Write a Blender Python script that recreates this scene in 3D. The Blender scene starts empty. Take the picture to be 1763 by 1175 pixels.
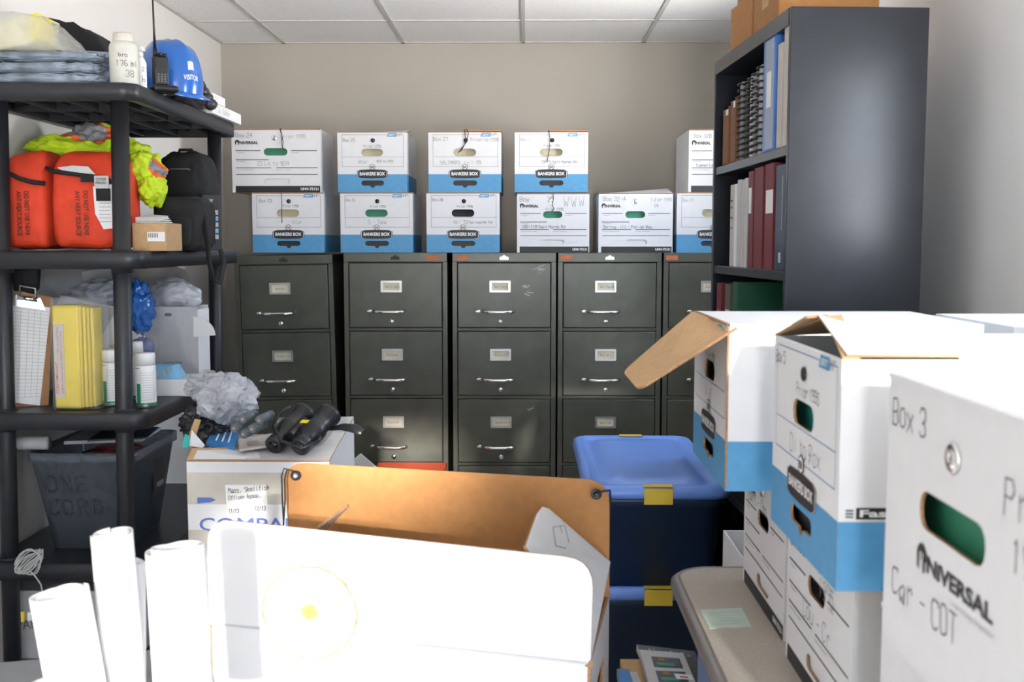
import bpy, bmesh, math, random
from mathutils import Vector, Matrix, Euler, noise
from mathutils.geometry import tessellate_polygon
random.seed(7)
S = bpy.context.scene
C = S.collection
PI = math.pi

# ------------------------------------------------------------------ camera
F = 1830.0
PITCH, YAW = math.radians(5.2), math.radians(0.75)
EYE = Vector((0, 0, 1.36))
cam_d = bpy.data.cameras.new('camera')
cam = bpy.data.objects.new('camera', cam_d)
C.objects.link(cam)
cam.location = EYE
cam.rotation_euler = (PI/2 - PITCH, 0, YAW)
cam_d.sensor_width = 36.0
cam_d.lens = 36.0 * F / 1763.0
cam_d.clip_start = 0.02
cam_d.dof.use_dof = True
cam_d.dof.focus_distance = 4.2
cam_d.dof.aperture_fstop = 9.0
S.camera = cam
S.view_settings.view_transform = 'Standard'
S.view_settings.look = 'None'
S.view_settings.exposure = 0.12
S.view_settings.gamma = 1.0
S.view_settings.use_curve_mapping = False
RM = cam.rotation_euler.to_matrix()


def ray(px, py):
    return RM @ Vector(((px - 881.5) / F, -(py - 587.5) / F, -1.0))


def P(px, py, Y):
    d = ray(px, py)
    return EYE + d * (Y / d.y)


def XA(px, Y, py=587):
    return P(px, py, Y).x


def ZA(py, Y, px=881):
    return P(px, py, Y).z


# ------------------------------------------------------------------ world, sun, window light
SUN_EL, SUN_DX = 0.22, -0.08      # drop and sideways travel per metre of depth
w = bpy.data.worlds.new('sky'); S.world = w; w.use_nodes = True
nt = w.node_tree
bg = nt.nodes['Background']
tcw = nt.nodes.new('ShaderNodeTexCoord'); spw = nt.nodes.new('ShaderNodeSeparateXYZ'); rpw = nt.nodes.new('ShaderNodeValToRGB')
mrw = nt.nodes.new('ShaderNodeMapRange'); mrw.inputs[1].default_value = -1; mrw.inputs[2].default_value = 1
nt.links.new(tcw.outputs['Generated'], spw.inputs[0]); nt.links.new(spw.outputs['Z'], mrw.inputs[0])
nt.links.new(mrw.outputs[0], rpw.inputs['Fac']); nt.links.new(rpw.outputs['Color'], bg.inputs['Color'])
rpw.color_ramp.elements[0].position = 0.47; rpw.color_ramp.elements[0].color = (2.6, 2.55, 2.5, 1)   # sunlit ground
rpw.color_ramp.elements[1].position = 0.53; rpw.color_ramp.elements[1].color = (0.62, 0.78, 1.0, 1)   # sky
bg.inputs['Strength'].default_value = 17.0
sd = bpy.data.lights.new('sun', 'SUN')
sd.energy = 14.0; sd.angle = math.radians(2.5); sd.color = (1.0, 0.96, 0.90)
sun = bpy.data.objects.new('sun', sd); C.objects.link(sun)
sun.rotation_euler = Vector((SUN_DX, 1, -SUN_EL)).to_track_quat('-Z', 'Y').to_euler()
sun.location = (0.3, -4, 3.5)

YB, YW, XL, XR, ZC = -3.0, 5.52, -1.56, 1.12, 2.385
WINS = [(-0.30, 0.12, 0.15, 1.93), (0.70, 1.08, 0.15, 2.31), (-0.06, 0.28, 1.965, 2.18)]  # rear openings sized to aim sun patches; third slot added to light red box
for (x0, x1, z0, z1) in WINS:
    ld = bpy.data.lights.new('unseen_window_daylight', 'AREA')
    ld.shape = 'RECTANGLE'; ld.size = x1 - x0; ld.size_y = z1 - z0
    ld.cycles.is_portal = True
    lo = bpy.data.objects.new('unseen_window_daylight', ld); C.objects.link(lo)
    lo.location = ((x0 + x1) / 2, YB - 0.01, (z0 + z1) / 2)
    lo.rotation_euler = (PI/2, 0, PI) if False else Vector((0, 1, 0)).to_track_quat('-Z', 'Z').to_euler()

SIDE_WINS = [(1.72, 2.03, 1.33, 1.90), (3.60, 4.15, 1.42, 1.98)]     # right wall window, then one added to brighten far end: y0, y1, z0, z1
for SW in SIDE_WINS:
    ld = bpy.data.lights.new('unseen_window_daylight', 'AREA'); ld.shape = 'RECTANGLE'; ld.size = SW[1]-SW[0]; ld.size_y = SW[3]-SW[2]
    ld.cycles.is_portal = True
    lo = bpy.data.objects.new('unseen_window_daylight', ld); C.objects.link(lo)
    lo.location = (XR + .01, (SW[0]+SW[1])/2, (SW[2]+SW[3])/2); lo.rotation_euler = Vector((-1, 0, 0)).to_track_quat('-Z', 'Z').to_euler()

# ------------------------------------------------------------------ materials
MATS = {}


def mat(name, col, rough=0.6, metal=0.0, var=0.06, scale=30, bump=0.0, bscale=None, alpha=1.0, trans=0.0, coat=0.0,
        emit=None, spec=0.5):
    if name in MATS: return MATS[name]
    m = bpy.data.materials.new(name); m.use_nodes = True
    n = m.node_tree.nodes; l = m.node_tree.links
    b = n['Principled BSDF']
    b.inputs['Roughness'].default_value = rough
    b.inputs['Metallic'].default_value = metal
    b.inputs['Specular IOR Level'].default_value = spec
    b.inputs['Alpha'].default_value = alpha
    b.inputs['Transmission Weight'].default_value = trans
    b.inputs['Coat Weight'].default_value = coat
    tc = n.new('ShaderNodeTexCoord')
    nz = n.new('ShaderNodeTexNoise'); nz.inputs['Scale'].default_value = scale
    nz.inputs['Detail'].default_value = 3
    l.new(tc.outputs['Object'], nz.inputs['Vector'])
    rp = n.new('ShaderNodeValToRGB')
    rp.color_ramp.elements[0].position = 0.3; rp.color_ramp.elements[1].position = 0.7
    rp.color_ramp.elements[0].color = tuple(c * (1 - var) for c in col[:3]) + (1,)
    rp.color_ramp.elements[1].color = tuple(min(1, c * (1 + var)) for c in col[:3]) + (1,)
    l.new(nz.outputs['Fac'], rp.inputs['Fac'])
    l.new(rp.outputs['Color'], b.inputs['Base Color'])
    if bump > 0:
        nb = n.new('ShaderNodeTexNoise'); nb.inputs['Scale'].default_value = bscale or scale * 4
        nb.inputs['Detail'].default_value = 4
        l.new(tc.outputs['Object'], nb.inputs['Vector'])
        bp = n.new('ShaderNodeBump'); bp.inputs['Strength'].default_value = bump
        bp.inputs['Distance'].default_value = 0.01
        l.new(nb.outputs['Fac'], bp.inputs['Height']); l.new(bp.outputs['Normal'], b.inputs['Normal'])
    MATS[name] = m
    return m


mat('white_card', (0.74, 0.74, 0.755), 0.55, var=0.02, bump=0.05, bscale=60)
mat('kraft', (0.50, 0.315, 0.155), 0.8, var=0.08, scale=60)
mat('kraft_warm', (0.36, 0.165, 0.052), 0.8, var=0.08, scale=60)
mat('kraft_edge', (0.36, 0.20, 0.10), 0.9, var=0.2, scale=200)
mat('print_blue', (0.075, 0.29, 0.53), 0.5, var=0.05, scale=50)
mat('print_blue_line', (0.10, 0.25, 0.50), 0.5)
mat('print_black', (0.012, 0.012, 0.014), 0.5)
mat('print_grey', (0.14, 0.14, 0.16), 0.6)
mat('print_faint', (0.42, 0.42, 0.44), 0.6)
mat('print_white', (0.8, 0.8, 0.8), 0.5)
mat('pencil', (0.22, 0.22, 0.24), 0.6)
mat('marker', (0.03, 0.03, 0.05), 0.6)
mat('blue_ink', (0.10, 0.18, 0.50), 0.6)
mat('button_black', (0.01, 0.01, 0.012), 0.2)
mat('metal_bright', (0.80, 0.80, 0.80), 0.18, 1.0)
mat('metal_dull', (0.55, 0.55, 0.54), 0.35, 0.9)
mat('string_black', (0.015, 0.015, 0.015), 0.8)
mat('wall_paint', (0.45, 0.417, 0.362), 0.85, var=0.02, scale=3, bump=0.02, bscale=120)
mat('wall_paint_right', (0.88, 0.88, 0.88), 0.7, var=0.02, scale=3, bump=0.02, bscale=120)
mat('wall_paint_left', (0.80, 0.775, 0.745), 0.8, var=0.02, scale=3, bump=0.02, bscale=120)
mat('cabinet_metal', (0.080, 0.083, 0.064), 0.34, 0.2, var=0.12, scale=14, bump=0.03, bscale=250)
mat('cabinet_inside', (0.012, 0.012, 0.011), 0.6)
mat('label_card', (0.72, 0.66, 0.50), 0.7)
mat('orange_tag', (0.60, 0.13, 0.035), 0.6)
mat('rack_plastic', (0.016, 0.017, 0.021), 0.42, var=0.1, scale=20, bump=0.05, bscale=150)
mat('bookcase_paint', (0.018, 0.022, 0.029), 0.26, 0.1, var=0.08, scale=10, bump=0.02, bscale=300)
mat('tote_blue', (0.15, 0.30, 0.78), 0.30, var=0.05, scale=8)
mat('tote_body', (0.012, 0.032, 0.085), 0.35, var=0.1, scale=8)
mat('yellow_tape', (0.70, 0.50, 0.05), 0.5)
mat('table_top', (0.42, 0.375, 0.32), 0.5, var=0.12, scale=180)
mat('table_edge', (0.22, 0.20, 0.19), 0.3, 0.3)
mat('green_note', (0.50, 0.62, 0.53), 0.7)
mat('floor_tile', (0.55, 0.53, 0.49), 0.4, var=0.15, scale=8)
mat('folder_green', (0.04, 0.26, 0.15), 0.6)
mat('folder_teal', (0.03, 0.42, 0.36), 0.6)
mat('folder_cream', (0.62, 0.56, 0.38), 0.7)
mat('folder_dark', (0.02, 0.02, 0.02), 0.7)
mat('paper', (0.80, 0.80, 0.80), 0.7, var=0.02)
mat('desk_grey', (0.20, 0.21, 0.22), 0.5)


def ceiling_mat():
    m = bpy.data.materials.new('ceiling_tile'); m.use_nodes = True
    n = m.node_tree.nodes; l = m.node_tree.links; b = n['Principled BSDF']
    b.inputs['Roughness'].default_value = 0.9
    tc = n.new('ShaderNodeTexCoord')
    v = n.new('ShaderNodeTexNoise'); v.inputs['Scale'].default_value = 90; v.inputs['Detail'].default_value = 5
    l.new(tc.outputs['Object'], v.inputs['Vector'])
    r = n.new('ShaderNodeValToRGB')
    r.color_ramp.elements[0].position = 0.36; r.color_ramp.elements[0].color = (0.86, 0.855, 0.85, 1)
    r.color_ramp.elements[1].position = 0.46; r.color_ramp.elements[1].color = (0.94, 0.935, 0.93, 1)
    l.new(v.outputs['Fac'], r.inputs['Fac']); l.new(r.outputs['Color'], b.inputs['Base Color'])
    return m


def film(name, col, alpha, rough=0.12):
    return mat(name, col, rough, alpha=alpha, var=0.1, scale=25)


MATS['ceiling_tile'] = ceiling_mat()
film('clear_film', (0.75, 0.77, 0.80), 0.13)
film('milky_film', (0.78, 0.78, 0.74), 0.42, 0.25)
film('tote_clear', (0.13, 0.15, 0.18), 0.72, 0.2)

# ------------------------------------------------------------------ mesh builder
TXT = {}


def text_mesh(s, bold=0.0):
    k = (s, bold)
    if k in TXT: return TXT[k]
    cu = bpy.data.curves.new('t', 'FONT'); cu.body = s; cu.size = 1.0; cu.offset = bold
    cu.resolution_u = 3
    o = bpy.data.objects.new('t', cu); C.objects.link(o)
    dg = bpy.context.evaluated_depsgraph_get()
    me = bpy.data.meshes.new_from_object(o.evaluated_get(dg))
    vs = [v.co.copy() for v in me.vertices]; fs = [tuple(p.vertices) for p in me.polygons]
    bpy.data.objects.remove(o); bpy.data.curves.remove(cu); bpy.data.meshes.remove(me)
    x0 = min(v.x for v in vs); x1 = max(v.x for v in vs)
    y0 = min(v.y for v in vs); y1 = max(v.y for v in vs)
    TXT[k] = (vs, fs, x0, x1, y0, y1)
    return TXT[k]


# simple pen-stroke alphabet on a 4 x 6 grid: points are digit pairs, | lifts the pen
PEN = {
 'A': '002640|1232', 'B': '0006364544330 3|3342413000', 'C': '454636160501103041', 'D': '00062645413000', 'E': '46060040|0333',
 'F': '060046|0636|0333', 'G': '453616050110304133', 'I': '2026', 'L': '060040', 'M': '0006234640', 'N': '00064046',
 'O': '160501103041453616', 'P': '0006364544330 3', 'R': '0006364544330 3|2340', 'S': '4536160504433 2413010', 'T': '0646|2620',
 'U': '060110304146', 'V': '062046', 'W': '0610233046', 'X': '0046|0640', 'Y': '062346|2320', 'J': '46413010 01',
 'a': '433413021021304 3|4340', 'b': '0600|021333423020 01', 'c': '43341302 1021 30 41', 'd': '4640|4334130210304 1', 'e': '02424334130210 3041',
 'f': '46352520|1434', 'g': '433413021 0304 2|4340 30', 'h': '0600|022433 30', 'i': '2024|2626', 'k': '0600|0234|1330', 'l': '2620',
 'm': '0004|031423 20|2334 4340', 'n': '0004|0314344340', 'o': '1403011030414334 14', 'p': '0400|0334434 13002', 'r': '1014|133443',
 's': '433414033 241301001', 't': '252130|1434', 'u': '0401103041|4440', 'v': '042044', 'w': '0410233044', 'x': '0044|0440', 'y': '042044|2010',
 '0': '160501103041453616', '1': '152620', '2': '0516364401 0040', '3': '05163645443323|33424130 1001', '4': '360242|3630',
 '5': '46060424 3342413 01001', '6': '36160401103041423303', '7': '064620', '8': '130405163645 44331302 0110304142 33', '9': '43130516364541 3010',
 '-': '1343', '/': '0046', '.': '2021', ',': '2110', ' ': '', "'": '2625', '%': '0046|0506|4041',
}


class MB:
    def __init__(self):
        self.bm = bmesh.new(); self.mats = []; self.M = Matrix.Identity(4)

    def mi(self, name):
        if name not in self.mats: self.mats.append(name)
        return self.mats.index(name)

    def v(self, co): return self.bm.verts.new(self.M @ Vector(co))

    def f(self, vs, m, smooth=False):
        try: fc = self.bm.faces.new(vs)
        except ValueError: return None
        fc.material_index = self.mi(m); fc.smooth = smooth
        return fc

    def box(self, a, b, m, bev=0.0, segs=2):
        x0, y0, z0 = a; x1, y1, z1 = b
        vs = [self.v(p) for p in [(x0,y0,z0),(x1,y0,z0),(x1,y1,z0),(x0,y1,z0),(x0,y0,z1),(x1,y0,z1),(x1,y1,z1),(x0,y1,z1)]]
        fs = [self.f([vs[i] for i in q], m) for q in [(0,3,2,1),(4,5,6,7),(0,1,5,4),(1,2,6,5),(2,3,7,6),(3,0,4,7)]]
        if bev > 0:
            es = list({e for f in fs for e in f.edges})
            r = bmesh.ops.bevel(self.bm, geom=es, offset=bev, segments=segs, profile=0.5, affect='EDGES')
            for f in r['faces']: f.smooth = True; f.material_index = self.mi(m)
        return vs

    def hexa(self, pts, m):      # 8 points: bottom loop, top loop
        vs = [self.v(p) for p in pts]
        for q in [(0,3,2,1),(4,5,6,7),(0,1,5,4),(1,2,6,5),(2,3,7,6),(3,0,4,7)]: self.f([vs[i] for i in q], m)

    def quad(self, pts, m): self.f([self.v(p) for p in pts], m)

    def slab(self, pts, off, m, medge=None, mback=None):   # sheet: loop of points given thickness off
        off = Vector(off)
        a = [self.v(p) for p in pts]; b = [self.v(Vector(p) + off) for p in pts]
        self.f(a, m); self.f(b[::-1], mback or m)
        n = len(a)
        for i in range(n): self.f([a[i], b[i], b[(i+1) % n], a[(i+1) % n]], medge or m)

    def prism(self, poly, z0, z1, m):
        self.slab([(x, y, z0) for x, y in poly], (0, 0, z1 - z0), m)

    def tube(self, pts, r, m, n=8, closed=False, cap=True, flat=1.0):
        pts = [Vector(p) for p in pts]; rings = []; N = len(pts)
        up = None
        for i, p in enumerate(pts):
            t = (pts[(i+1) % N] - pts[i-1]) if (closed or 0 < i < N-1) else (pts[1]-pts[0] if i == 0 else pts[-1]-pts[-2])
            if t.length < 1e-9: t = Vector((0, 0, 1))
            t.normalize()
            if up is None:
                up = t.orthogonal().normalized()
            up = (up - t * up.dot(t))
            if up.length < 1e-6: up = t.orthogonal()
            up.normalize(); s = t.cross(up)
            rr = r[i] if isinstance(r, (list, tuple)) else r
            rings.append([self.v(p + (up * math.cos(a) + s * math.sin(a) * flat) * rr) for a in [2*PI*k/n for k in range(n)]])
        for i in range(N if closed else N-1):
            A, B = rings[i], rings[(i+1) % N]
            for k in range(n): self.f([A[k], A[(k+1) % n], B[(k+1) % n], B[k]], m, True)
        if cap and not closed: self.f(rings[0][::-1], m); self.f(rings[-1], m)

    def lathe(self, prof, m, n=28, c=(0, 0, 0), sx=1, sy=1, mats=None):
        rings = []
        for (r, z) in prof:
            rings.append([self.v((c[0] + r*sx*math.cos(2*PI*k/n), c[1] + r*sy*math.sin(2*PI*k/n), c[2] + z)) for k in range(n)])
        for i in range(len(rings)-1):
            mm = mats[i] if mats else m
            for k in range(n): self.f([rings[i][k], rings[i][(k+1) % n], rings[i+1][(k+1) % n], rings[i+1][k]], mm, True)
        if prof[0][0] > 1e-4: self.f(rings[0][::-1], mats[0] if mats else m)
        if prof[-1][0] > 1e-4: self.f(rings[-1], mats[-1] if mats else m)

    def panel(self, outer, holes, y0, y1, m, mrim, mback=None, mouter=None):    # panel in x,z plane with holes
        loops = [outer] + holes
        tess = tessellate_polygon([[Vector((p[0], p[1], 0)) for p in lp] for lp in loops])
        flat = [p for lp in loops for p in lp]
        a = [self.v((p[0], y0, p[1])) for p in flat]; b = [self.v((p[0], y1, p[1])) for p in flat]
        for t in tess:
            self.f([a[i] for i in t], m); self.f([b[i] for i in t][::-1], mback or mrim)
        k = 0
        for lp in loops:
            n = len(lp)
            for i in range(n):
                j = (i+1) % n
                self.f([a[k+i], b[k+i], b[k+j], a[k+j]], (mouter or mrim) if k == 0 else mrim)
            k += n

    def decal(self, poly, y, m): self.f([self.v((p[0], y, p[1])) for p in poly], m)

    def decal_hole(self, outer, hole, y, m):
        tess = tessellate_polygon([[Vector((p[0], p[1], 0)) for p in lp] for lp in (outer, hole)])
        vs = [self.v((p[0], y, p[1])) for p in outer + hole]
        for t in tess: self.f([vs[i] for i in t], m)

    def text(self, s, x, z, h, y, m, bold=0.0, width=None, align='L', shear=0.0, rot=0):
        vs, fs, x0, x1, y0, y1 = text_mesh(s, bold)
        _, _, _, _, c0, c1 = text_mesh('H', bold)
        sc = h / (c1 - c0); sx = sc if width is None else width / (x1 - x0)
        wd = (x1 - x0) * sx
        ox = {'L': 0, 'C': -wd/2, 'R': -wd}[align]
        ca, sa = math.cos(rot), math.sin(rot)
        nv = []
        for q in vs:
            lx = (q.x - x0) * sx + ox + shear * q.y * sc; lz = (q.y - c0) * sc
            nv.append(self.v((x + lx*ca - lz*sa, y, z + lx*sa + lz*ca)))
        for f in fs: self.f([nv[i] for i in f], m)

    def pen(self, s, x, z, h, y, m, wd=None, r=0.0012, jig=0.05, sp=1.35, sx=0.8, slope=0.0):
        rs = random.Random(s)
        u = h / 6.0; cx = 0
        for ch in s:
            g = PEN.get(ch, '').replace(' ', '')
            dz = rs.uniform(-.4, .4) * u
            for st in g.split('|'):
                pts = [(int(st[i]), int(st[i+1])) for i in range(0, len(st) - 1, 2)]
                pts = [Vector((x + (cx + (a + rs.uniform(-jig, jig)*3) * sx) * u, z + dz + (b + rs.uniform(-jig, jig)*3) * u + slope * (cx*u))) for a, b in pts]
                for i in range(len(pts) - 1):
                    d = pts[i+1] - pts[i]
                    if d.length < 1e-6: d = Vector((1e-4, 0))
                    t = d.normalized() * r * 0.5; nn = Vector((-d.y, d.x)).normalized() * r * 0.5
                    A, B = pts[i] - t, pts[i+1] + t
                    self.decal([tuple(A + nn), tuple(B + nn), tuple(B - nn), tuple(A - nn)], y, m)
            cx += (4 * sx + sp) if ch != ' ' else 2.6

    def build(self, name, parent=None, loc=None, smooth=False, subsurf=0):
        bm = self.bm
        bmesh.ops.recalc_face_normals(bm, faces=bm.faces)
        if smooth:
            for f in bm.faces: f.smooth = True
        me = bpy.data.meshes.new(name); bm.to_mesh(me); bm.free()
        for n in self.mats: me.materials.append(MATS[n])
        o = bpy.data.objects.new(name, me); C.objects.link(o)
        if parent: o.parent = parent
        if loc is not None: o.location = loc
        if subsurf:
            md = o.modifiers.new('smooth', 'SUBSURF'); md.levels = subsurf; md.render_levels = subsurf
        return o


def thing(name, label, cat, loc=(0, 0, 0), rz=0, group=None, rx=0, ry=0):
    o = bpy.data.objects.new(name, None); C.objects.link(o); o.empty_display_size = 0.05
    o.location = loc; o.rotation_euler = (rx, ry, rz)
    o['label'] = label; o['category'] = cat
    if group: o['group'] = group
    return o


def tag(o, label, cat, group=None, loc=None, rz=None):
    o['label'] = label; o['category'] = cat
    if group: o['group'] = group
    if loc is not None: o.location = loc
    if rz is not None: o.rotation_euler = (0, 0, rz)
    return o


def part_label(o, s): o['label'] = s; return o


def struct(o): o['kind'] = 'structure'; return o


def pill(x0, x1, z0, z1, n=6):
    r = min((z1 - z0) / 2, (x1 - x0) / 2); pts = []
    for cx, s in ((x1 - r, -PI/2), (x0 + r, PI/2)):
        for k in range(n + 1):
            a = s + PI * k / n
            pts.append((cx + r*math.cos(a), (z0 + z1)/2 + r*math.sin(a)))
    return pts


def rrect(x0, x1, z0, z1, r, n=4):
    pts = []
    for cx, cz, s in ((x1-r, z0+r, -PI/2), (x1-r, z1-r, 0), (x0+r, z1-r, PI/2), (x0+r, z0+r, PI)):
        for k in range(n+1):
            a = s + PI/2*k/n; pts.append((cx + r*math.cos(a), cz + r*math.sin(a)))
    return pts


def circ(cx, cz, r, n=20): return [(cx + r*math.cos(2*PI*k/n), cz + r*math.sin(2*PI*k/n)) for k in range(n)]


def blob(mb, c, s, m, seed=0, amp=0.2, freq=3.0, sub=3, flatz=None, ridge=False, power=1.0, smooth=True):
    r = bmesh.ops.create_icosphere(mb.bm, subdivisions=sub, radius=1.0)
    c = Vector(c); off = Vector((seed*7.3, seed*3.1, seed*1.7))
    for v in r['verts']:
        d = v.co.normalized()
        if power != 1.0:
            d = Vector([math.copysign(abs(q)**power, q) for q in d])
        nz = noise.noise(d * freq + off) + 0.5*noise.noise(d * freq * 2.3 + off)
        if ridge: nz = 1 - 2.2*abs(nz)
        q = d * (1 + amp * nz)
        q = Vector((q.x * s[0], q.y * s[1], q.z * s[2]))
        if flatz is not None: q.z = max(q.z, flatz)
        v.co = mb.M @ (c + q)
    idx = mb.mi(m)
    for v in r['verts']:
        for f in v.link_faces: f.material_index = idx; f.smooth = smooth


# ------------------------------------------------------------------ room
def quadbox(a, b, m, name):
    mb = MB(); mb.box(a, b, m); return struct(mb.build(name))


quadbox((XL-.1, YB-.1, -.06), (XR+.1, YW+.1, 0), 'floor_tile', 'floor')
quadbox((XL-.1, YB-.1, ZC), (XR+.1, YW+.1, ZC+.06), 'ceiling_tile', 'ceiling')
quadbox((XL-.1, YW, 0), (XR+.1, YW+.1, ZC), 'wall_paint', 'wall_back')
quadbox((XL-.1, YB, 0), (XL, YW, ZC), 'wall_paint_left', 'wall_left')
mb = MB(); mb.M = Matrix(((0, 1, 0, XR), (1, 0, 0, 0), (0, 0, 1, 0), (0, 0, 0, 1)))
mb.panel([(YB, 0), (YW, 0), (YW, ZC), (YB, ZC)], [[(a, c), (b, c), (b, d), (a, d)] for a, b, c, d in SIDE_WINS], 0, .1, 'wall_paint_right', 'wall_paint_right')
struct(mb.build('wall_right'))
for i, SW in enumerate(SIDE_WINS):
    mb = MB(); mb.M = Matrix(((0, 1, 0, XR), (1, 0, 0, 0), (0, 0, 1, 0), (0, 0, 0, 1)))
    mb.panel([(SW[0], SW[2]), (SW[1], SW[2]), (SW[1], SW[3]), (SW[0], SW[3])], [[(SW[0]+.02, SW[2]+.02), (SW[1]-.02, SW[2]+.02), (SW[1]-.02, SW[3]-.02), (SW[0]+.02, SW[3]-.02)]], .05, .08, 'print_white', 'print_white')
    struct(mb.build('unseen_window_%d' % (4+i)))
mb = MB()
mb.panel([(XL-.1, 0), (XR+.1, 0), (XR+.1, ZC), (XL-.1, ZC)],
         [[(x0, z0), (x1, z0), (x1, z1), (x0, z1)] for (x0, x1, z0, z1) in WINS], YB-.1, YB, 'wall_paint_right', 'wall_paint_right')
struct(mb.build('wall_front'))
for i, (x0, x1, z0, z1) in enumerate(WINS):
    mb = MB(); t = .02
    mb.panel([(x0, z0), (x1, z0), (x1, z1), (x0, z1)], [[(x0+t, z0+t), (x1-t, z0+t), (x1-t, z1-t), (x0+t, z1-t)]], YB-.08, YB-.05, 'print_white', 'print_white')
    struct(mb.build('unseen_window_%d' % (i+1)))
# hung ceiling grid: thin T bars
mb = MB()
mat('grid_bar', (0.60, 0.58, 0.55), 0.6)
for k in range(-3, 3):
    x = XA(901, YW, 84) + 0.61*k
    if XL < x < XR: mb.box((x-.009, YB, ZC-.006), (x+.009, YW, ZC-.0005), 'grid_bar')
y = 4.98
while y > YB:
    mb.box((XL, y-.009, ZC-.0062), (XR, y+.009, ZC-.0006), 'grid_bar'); y -= .61
mb.box((XL, YW-.02, ZC-.006), (XR, YW, ZC-.0005), 'grid_bar')
mb.box((XL, YB, ZC-.0064), (XL+.02, YW, ZC-.0007), 'grid_bar')
mb.box((XR-.02, YB, ZC-.0064), (XR, YW, ZC-.0007), 'grid_bar')
struct(mb.build('trim_1'))
mb = MB(); mb.box((XL, YW-.012, 0), (XR, YW, .1), 'folder_dark'); struct(mb.build('baseboard_back'))
mb = MB(); mb.box((XL, YB, 0), (XL+.012, YW-.012, .1), 'folder_dark'); struct(mb.build('baseboard_left'))


# ------------------------------------------------------------------ filing cabinets
def cabinet(x0, x1, yf, label, tags, writing, scuffs=(), lean=0.0, emblem='metal_dull'):
    W = x1 - x0; H = 1.323; D = 0.70
    root = thing('filing_cabinet', label, 'filing cabinet', ((x0+x1)/2, yf, 0), 0, 'dark green filing cabinets along the back wall')
    root.rotation_euler = (0, lean, 0)
    if lean: root.location.z += abs(math.sin(lean)) * W/2 - .006; H -= .008
    h = W/2; mb = MB()
    t = .022; top = H - .042; pit = .305
    mb.box((-h, 0, 0), (-h+t, D, H-.001), 'cabinet_metal', .002)
    mb.box((h-t, 0, 0), (h, D, H-.001), 'cabinet_metal', .002)
    mb.box((-h, -.002, top), (h, D, H), 'cabinet_metal', .003)
    mb.box((-h+t, D-.02, .0), (h-t, D, top), 'cabinet_metal')
    mb.box((-h+t, .02, .01), (h-t, D-.02, top), 'cabinet_inside')
    for k in range(1, 5):
        z = top - pit*k
        mb.box((-h+t, .001, max(0.0, z-.002)), (h-t, .03, z+.012), 'cabinet_metal', .002)
    mb.box((-h+t, .001, 0), (h-t, .03, .05), 'cabinet_metal')
    # small printed emblem at the top centre of the frame
    ex, ez = 0.0, top + .018
    for (dx, dz, r) in ((-.013, 0, .007), (.013, 0, .007), (0, .004, .009)):
        mb.decal(circ(ex+dx, ez+dz, r, 12), -.0026 - r*.01, emblem)
    mb.decal([(ex-.02, ez-.007), (ex+.02, ez-.007), (ex+.02, ez-.001), (ex-.02, ez-.001)], -.0029, emblem)
    mb.build('carcass', root)
    for tx in tags:
        q = MB(); q.box((tx*W-.026, -.0035, top+.010), (tx*W+.026, -.002, top+.030), 'orange_tag')
        q.box((tx*W-.015, -.0042, top+.016), (tx*W+.017, -.0035, top+.024), 'kraft_edge')
        part_label(q.build('sticker', root), 'orange sticker')
    for k in range(4):
        z1 = top - pit*k - .004; z0 = z1 - pit + .018
        mb = MB()
        mb.box((-h+t+.003, -.004, z0), (h-t-.003, .02, z1), 'cabinet_metal', .003)
        for (dk, sx, sz, ln, nn) in scuffs:
            if dk == k:
                rs = random.Random(int(sx*999))
                for j in range(nn):
                    ax = sx + rs.uniform(-.015, .015); az = z0 + sz + rs.uniform(-.02, .02); an = rs.uniform(-.6, .9)
                    dx, dz = ln*math.cos(an), ln*math.sin(an)
                    mb.decal([(ax, az), (ax+dx, az+dz), (ax+dx+.003, az+dz+.003), (ax+.002, az+.004)], -.0046, 'print_faint')
        dr = mb.build('drawer', root)
        cz = z0 + .183
        mb = MB(); cx = -.018 + .002*k
        mb.panel(rrect(cx-.047, cx+.047, cz-.026, cz+.026, .004), [rrect(cx-.037, cx+.037, cz-.017, cz+.017, .002)], -.010, -.003, 'metal_dull', 'metal_dull')
        mb.decal(rrect(cx-.038, cx+.038, cz-.018, cz+.018, .002), -.0055, 'label_card')
        mb.pen(writing[k], cx-.026, cz-.005, .009, -.0062, 'pencil', r=.001)
        mb.build('label_holder', dr)
        hz = z0 + .072; mb = MB()
        hx = cx - .008
        L = .066
        pts = [(hx-L+.004, -.003, hz), (hx-L, -.02, hz+.002), (hx-L+.012, -.034, hz), (hx-L+.04, -.037, hz-.001), (hx+L-.04, -.037, hz-.001), (hx+L-.012, -.034, hz), (hx+L, -.02, hz+.002), (hx+L-.004, -.003, hz)]
        mb.tube(pts, [.009, .0085, .0078, .0068, .0068, .0078, .0085, .009], 'metal_bright', 10, flat=.75)
        mb.build('handle', dr)
        mb = MB()
        mb.box((hx-L-.030, -.012, hz-.006), (hx-L-.013, -.003, hz+.008), 'metal_bright', .003)
        mb.box((hx-L-.034, -.020, hz-.003), (hx-L-.018, -.010, hz+.005), 'metal_bright', .002)
        mb.build('thumb_latch', dr)
        mb = MB()
        mb.M = Matrix.Translation((cx, -.004, hz-.046)) @ Matrix.Rotation(PI/2, 4, 'X')
        mb.lathe([(.0115, 0), (.0115, .006), (.009, .009), (0, .009)], 'metal_bright', 16)
        mb.build('lock', dr)
    return root


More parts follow.
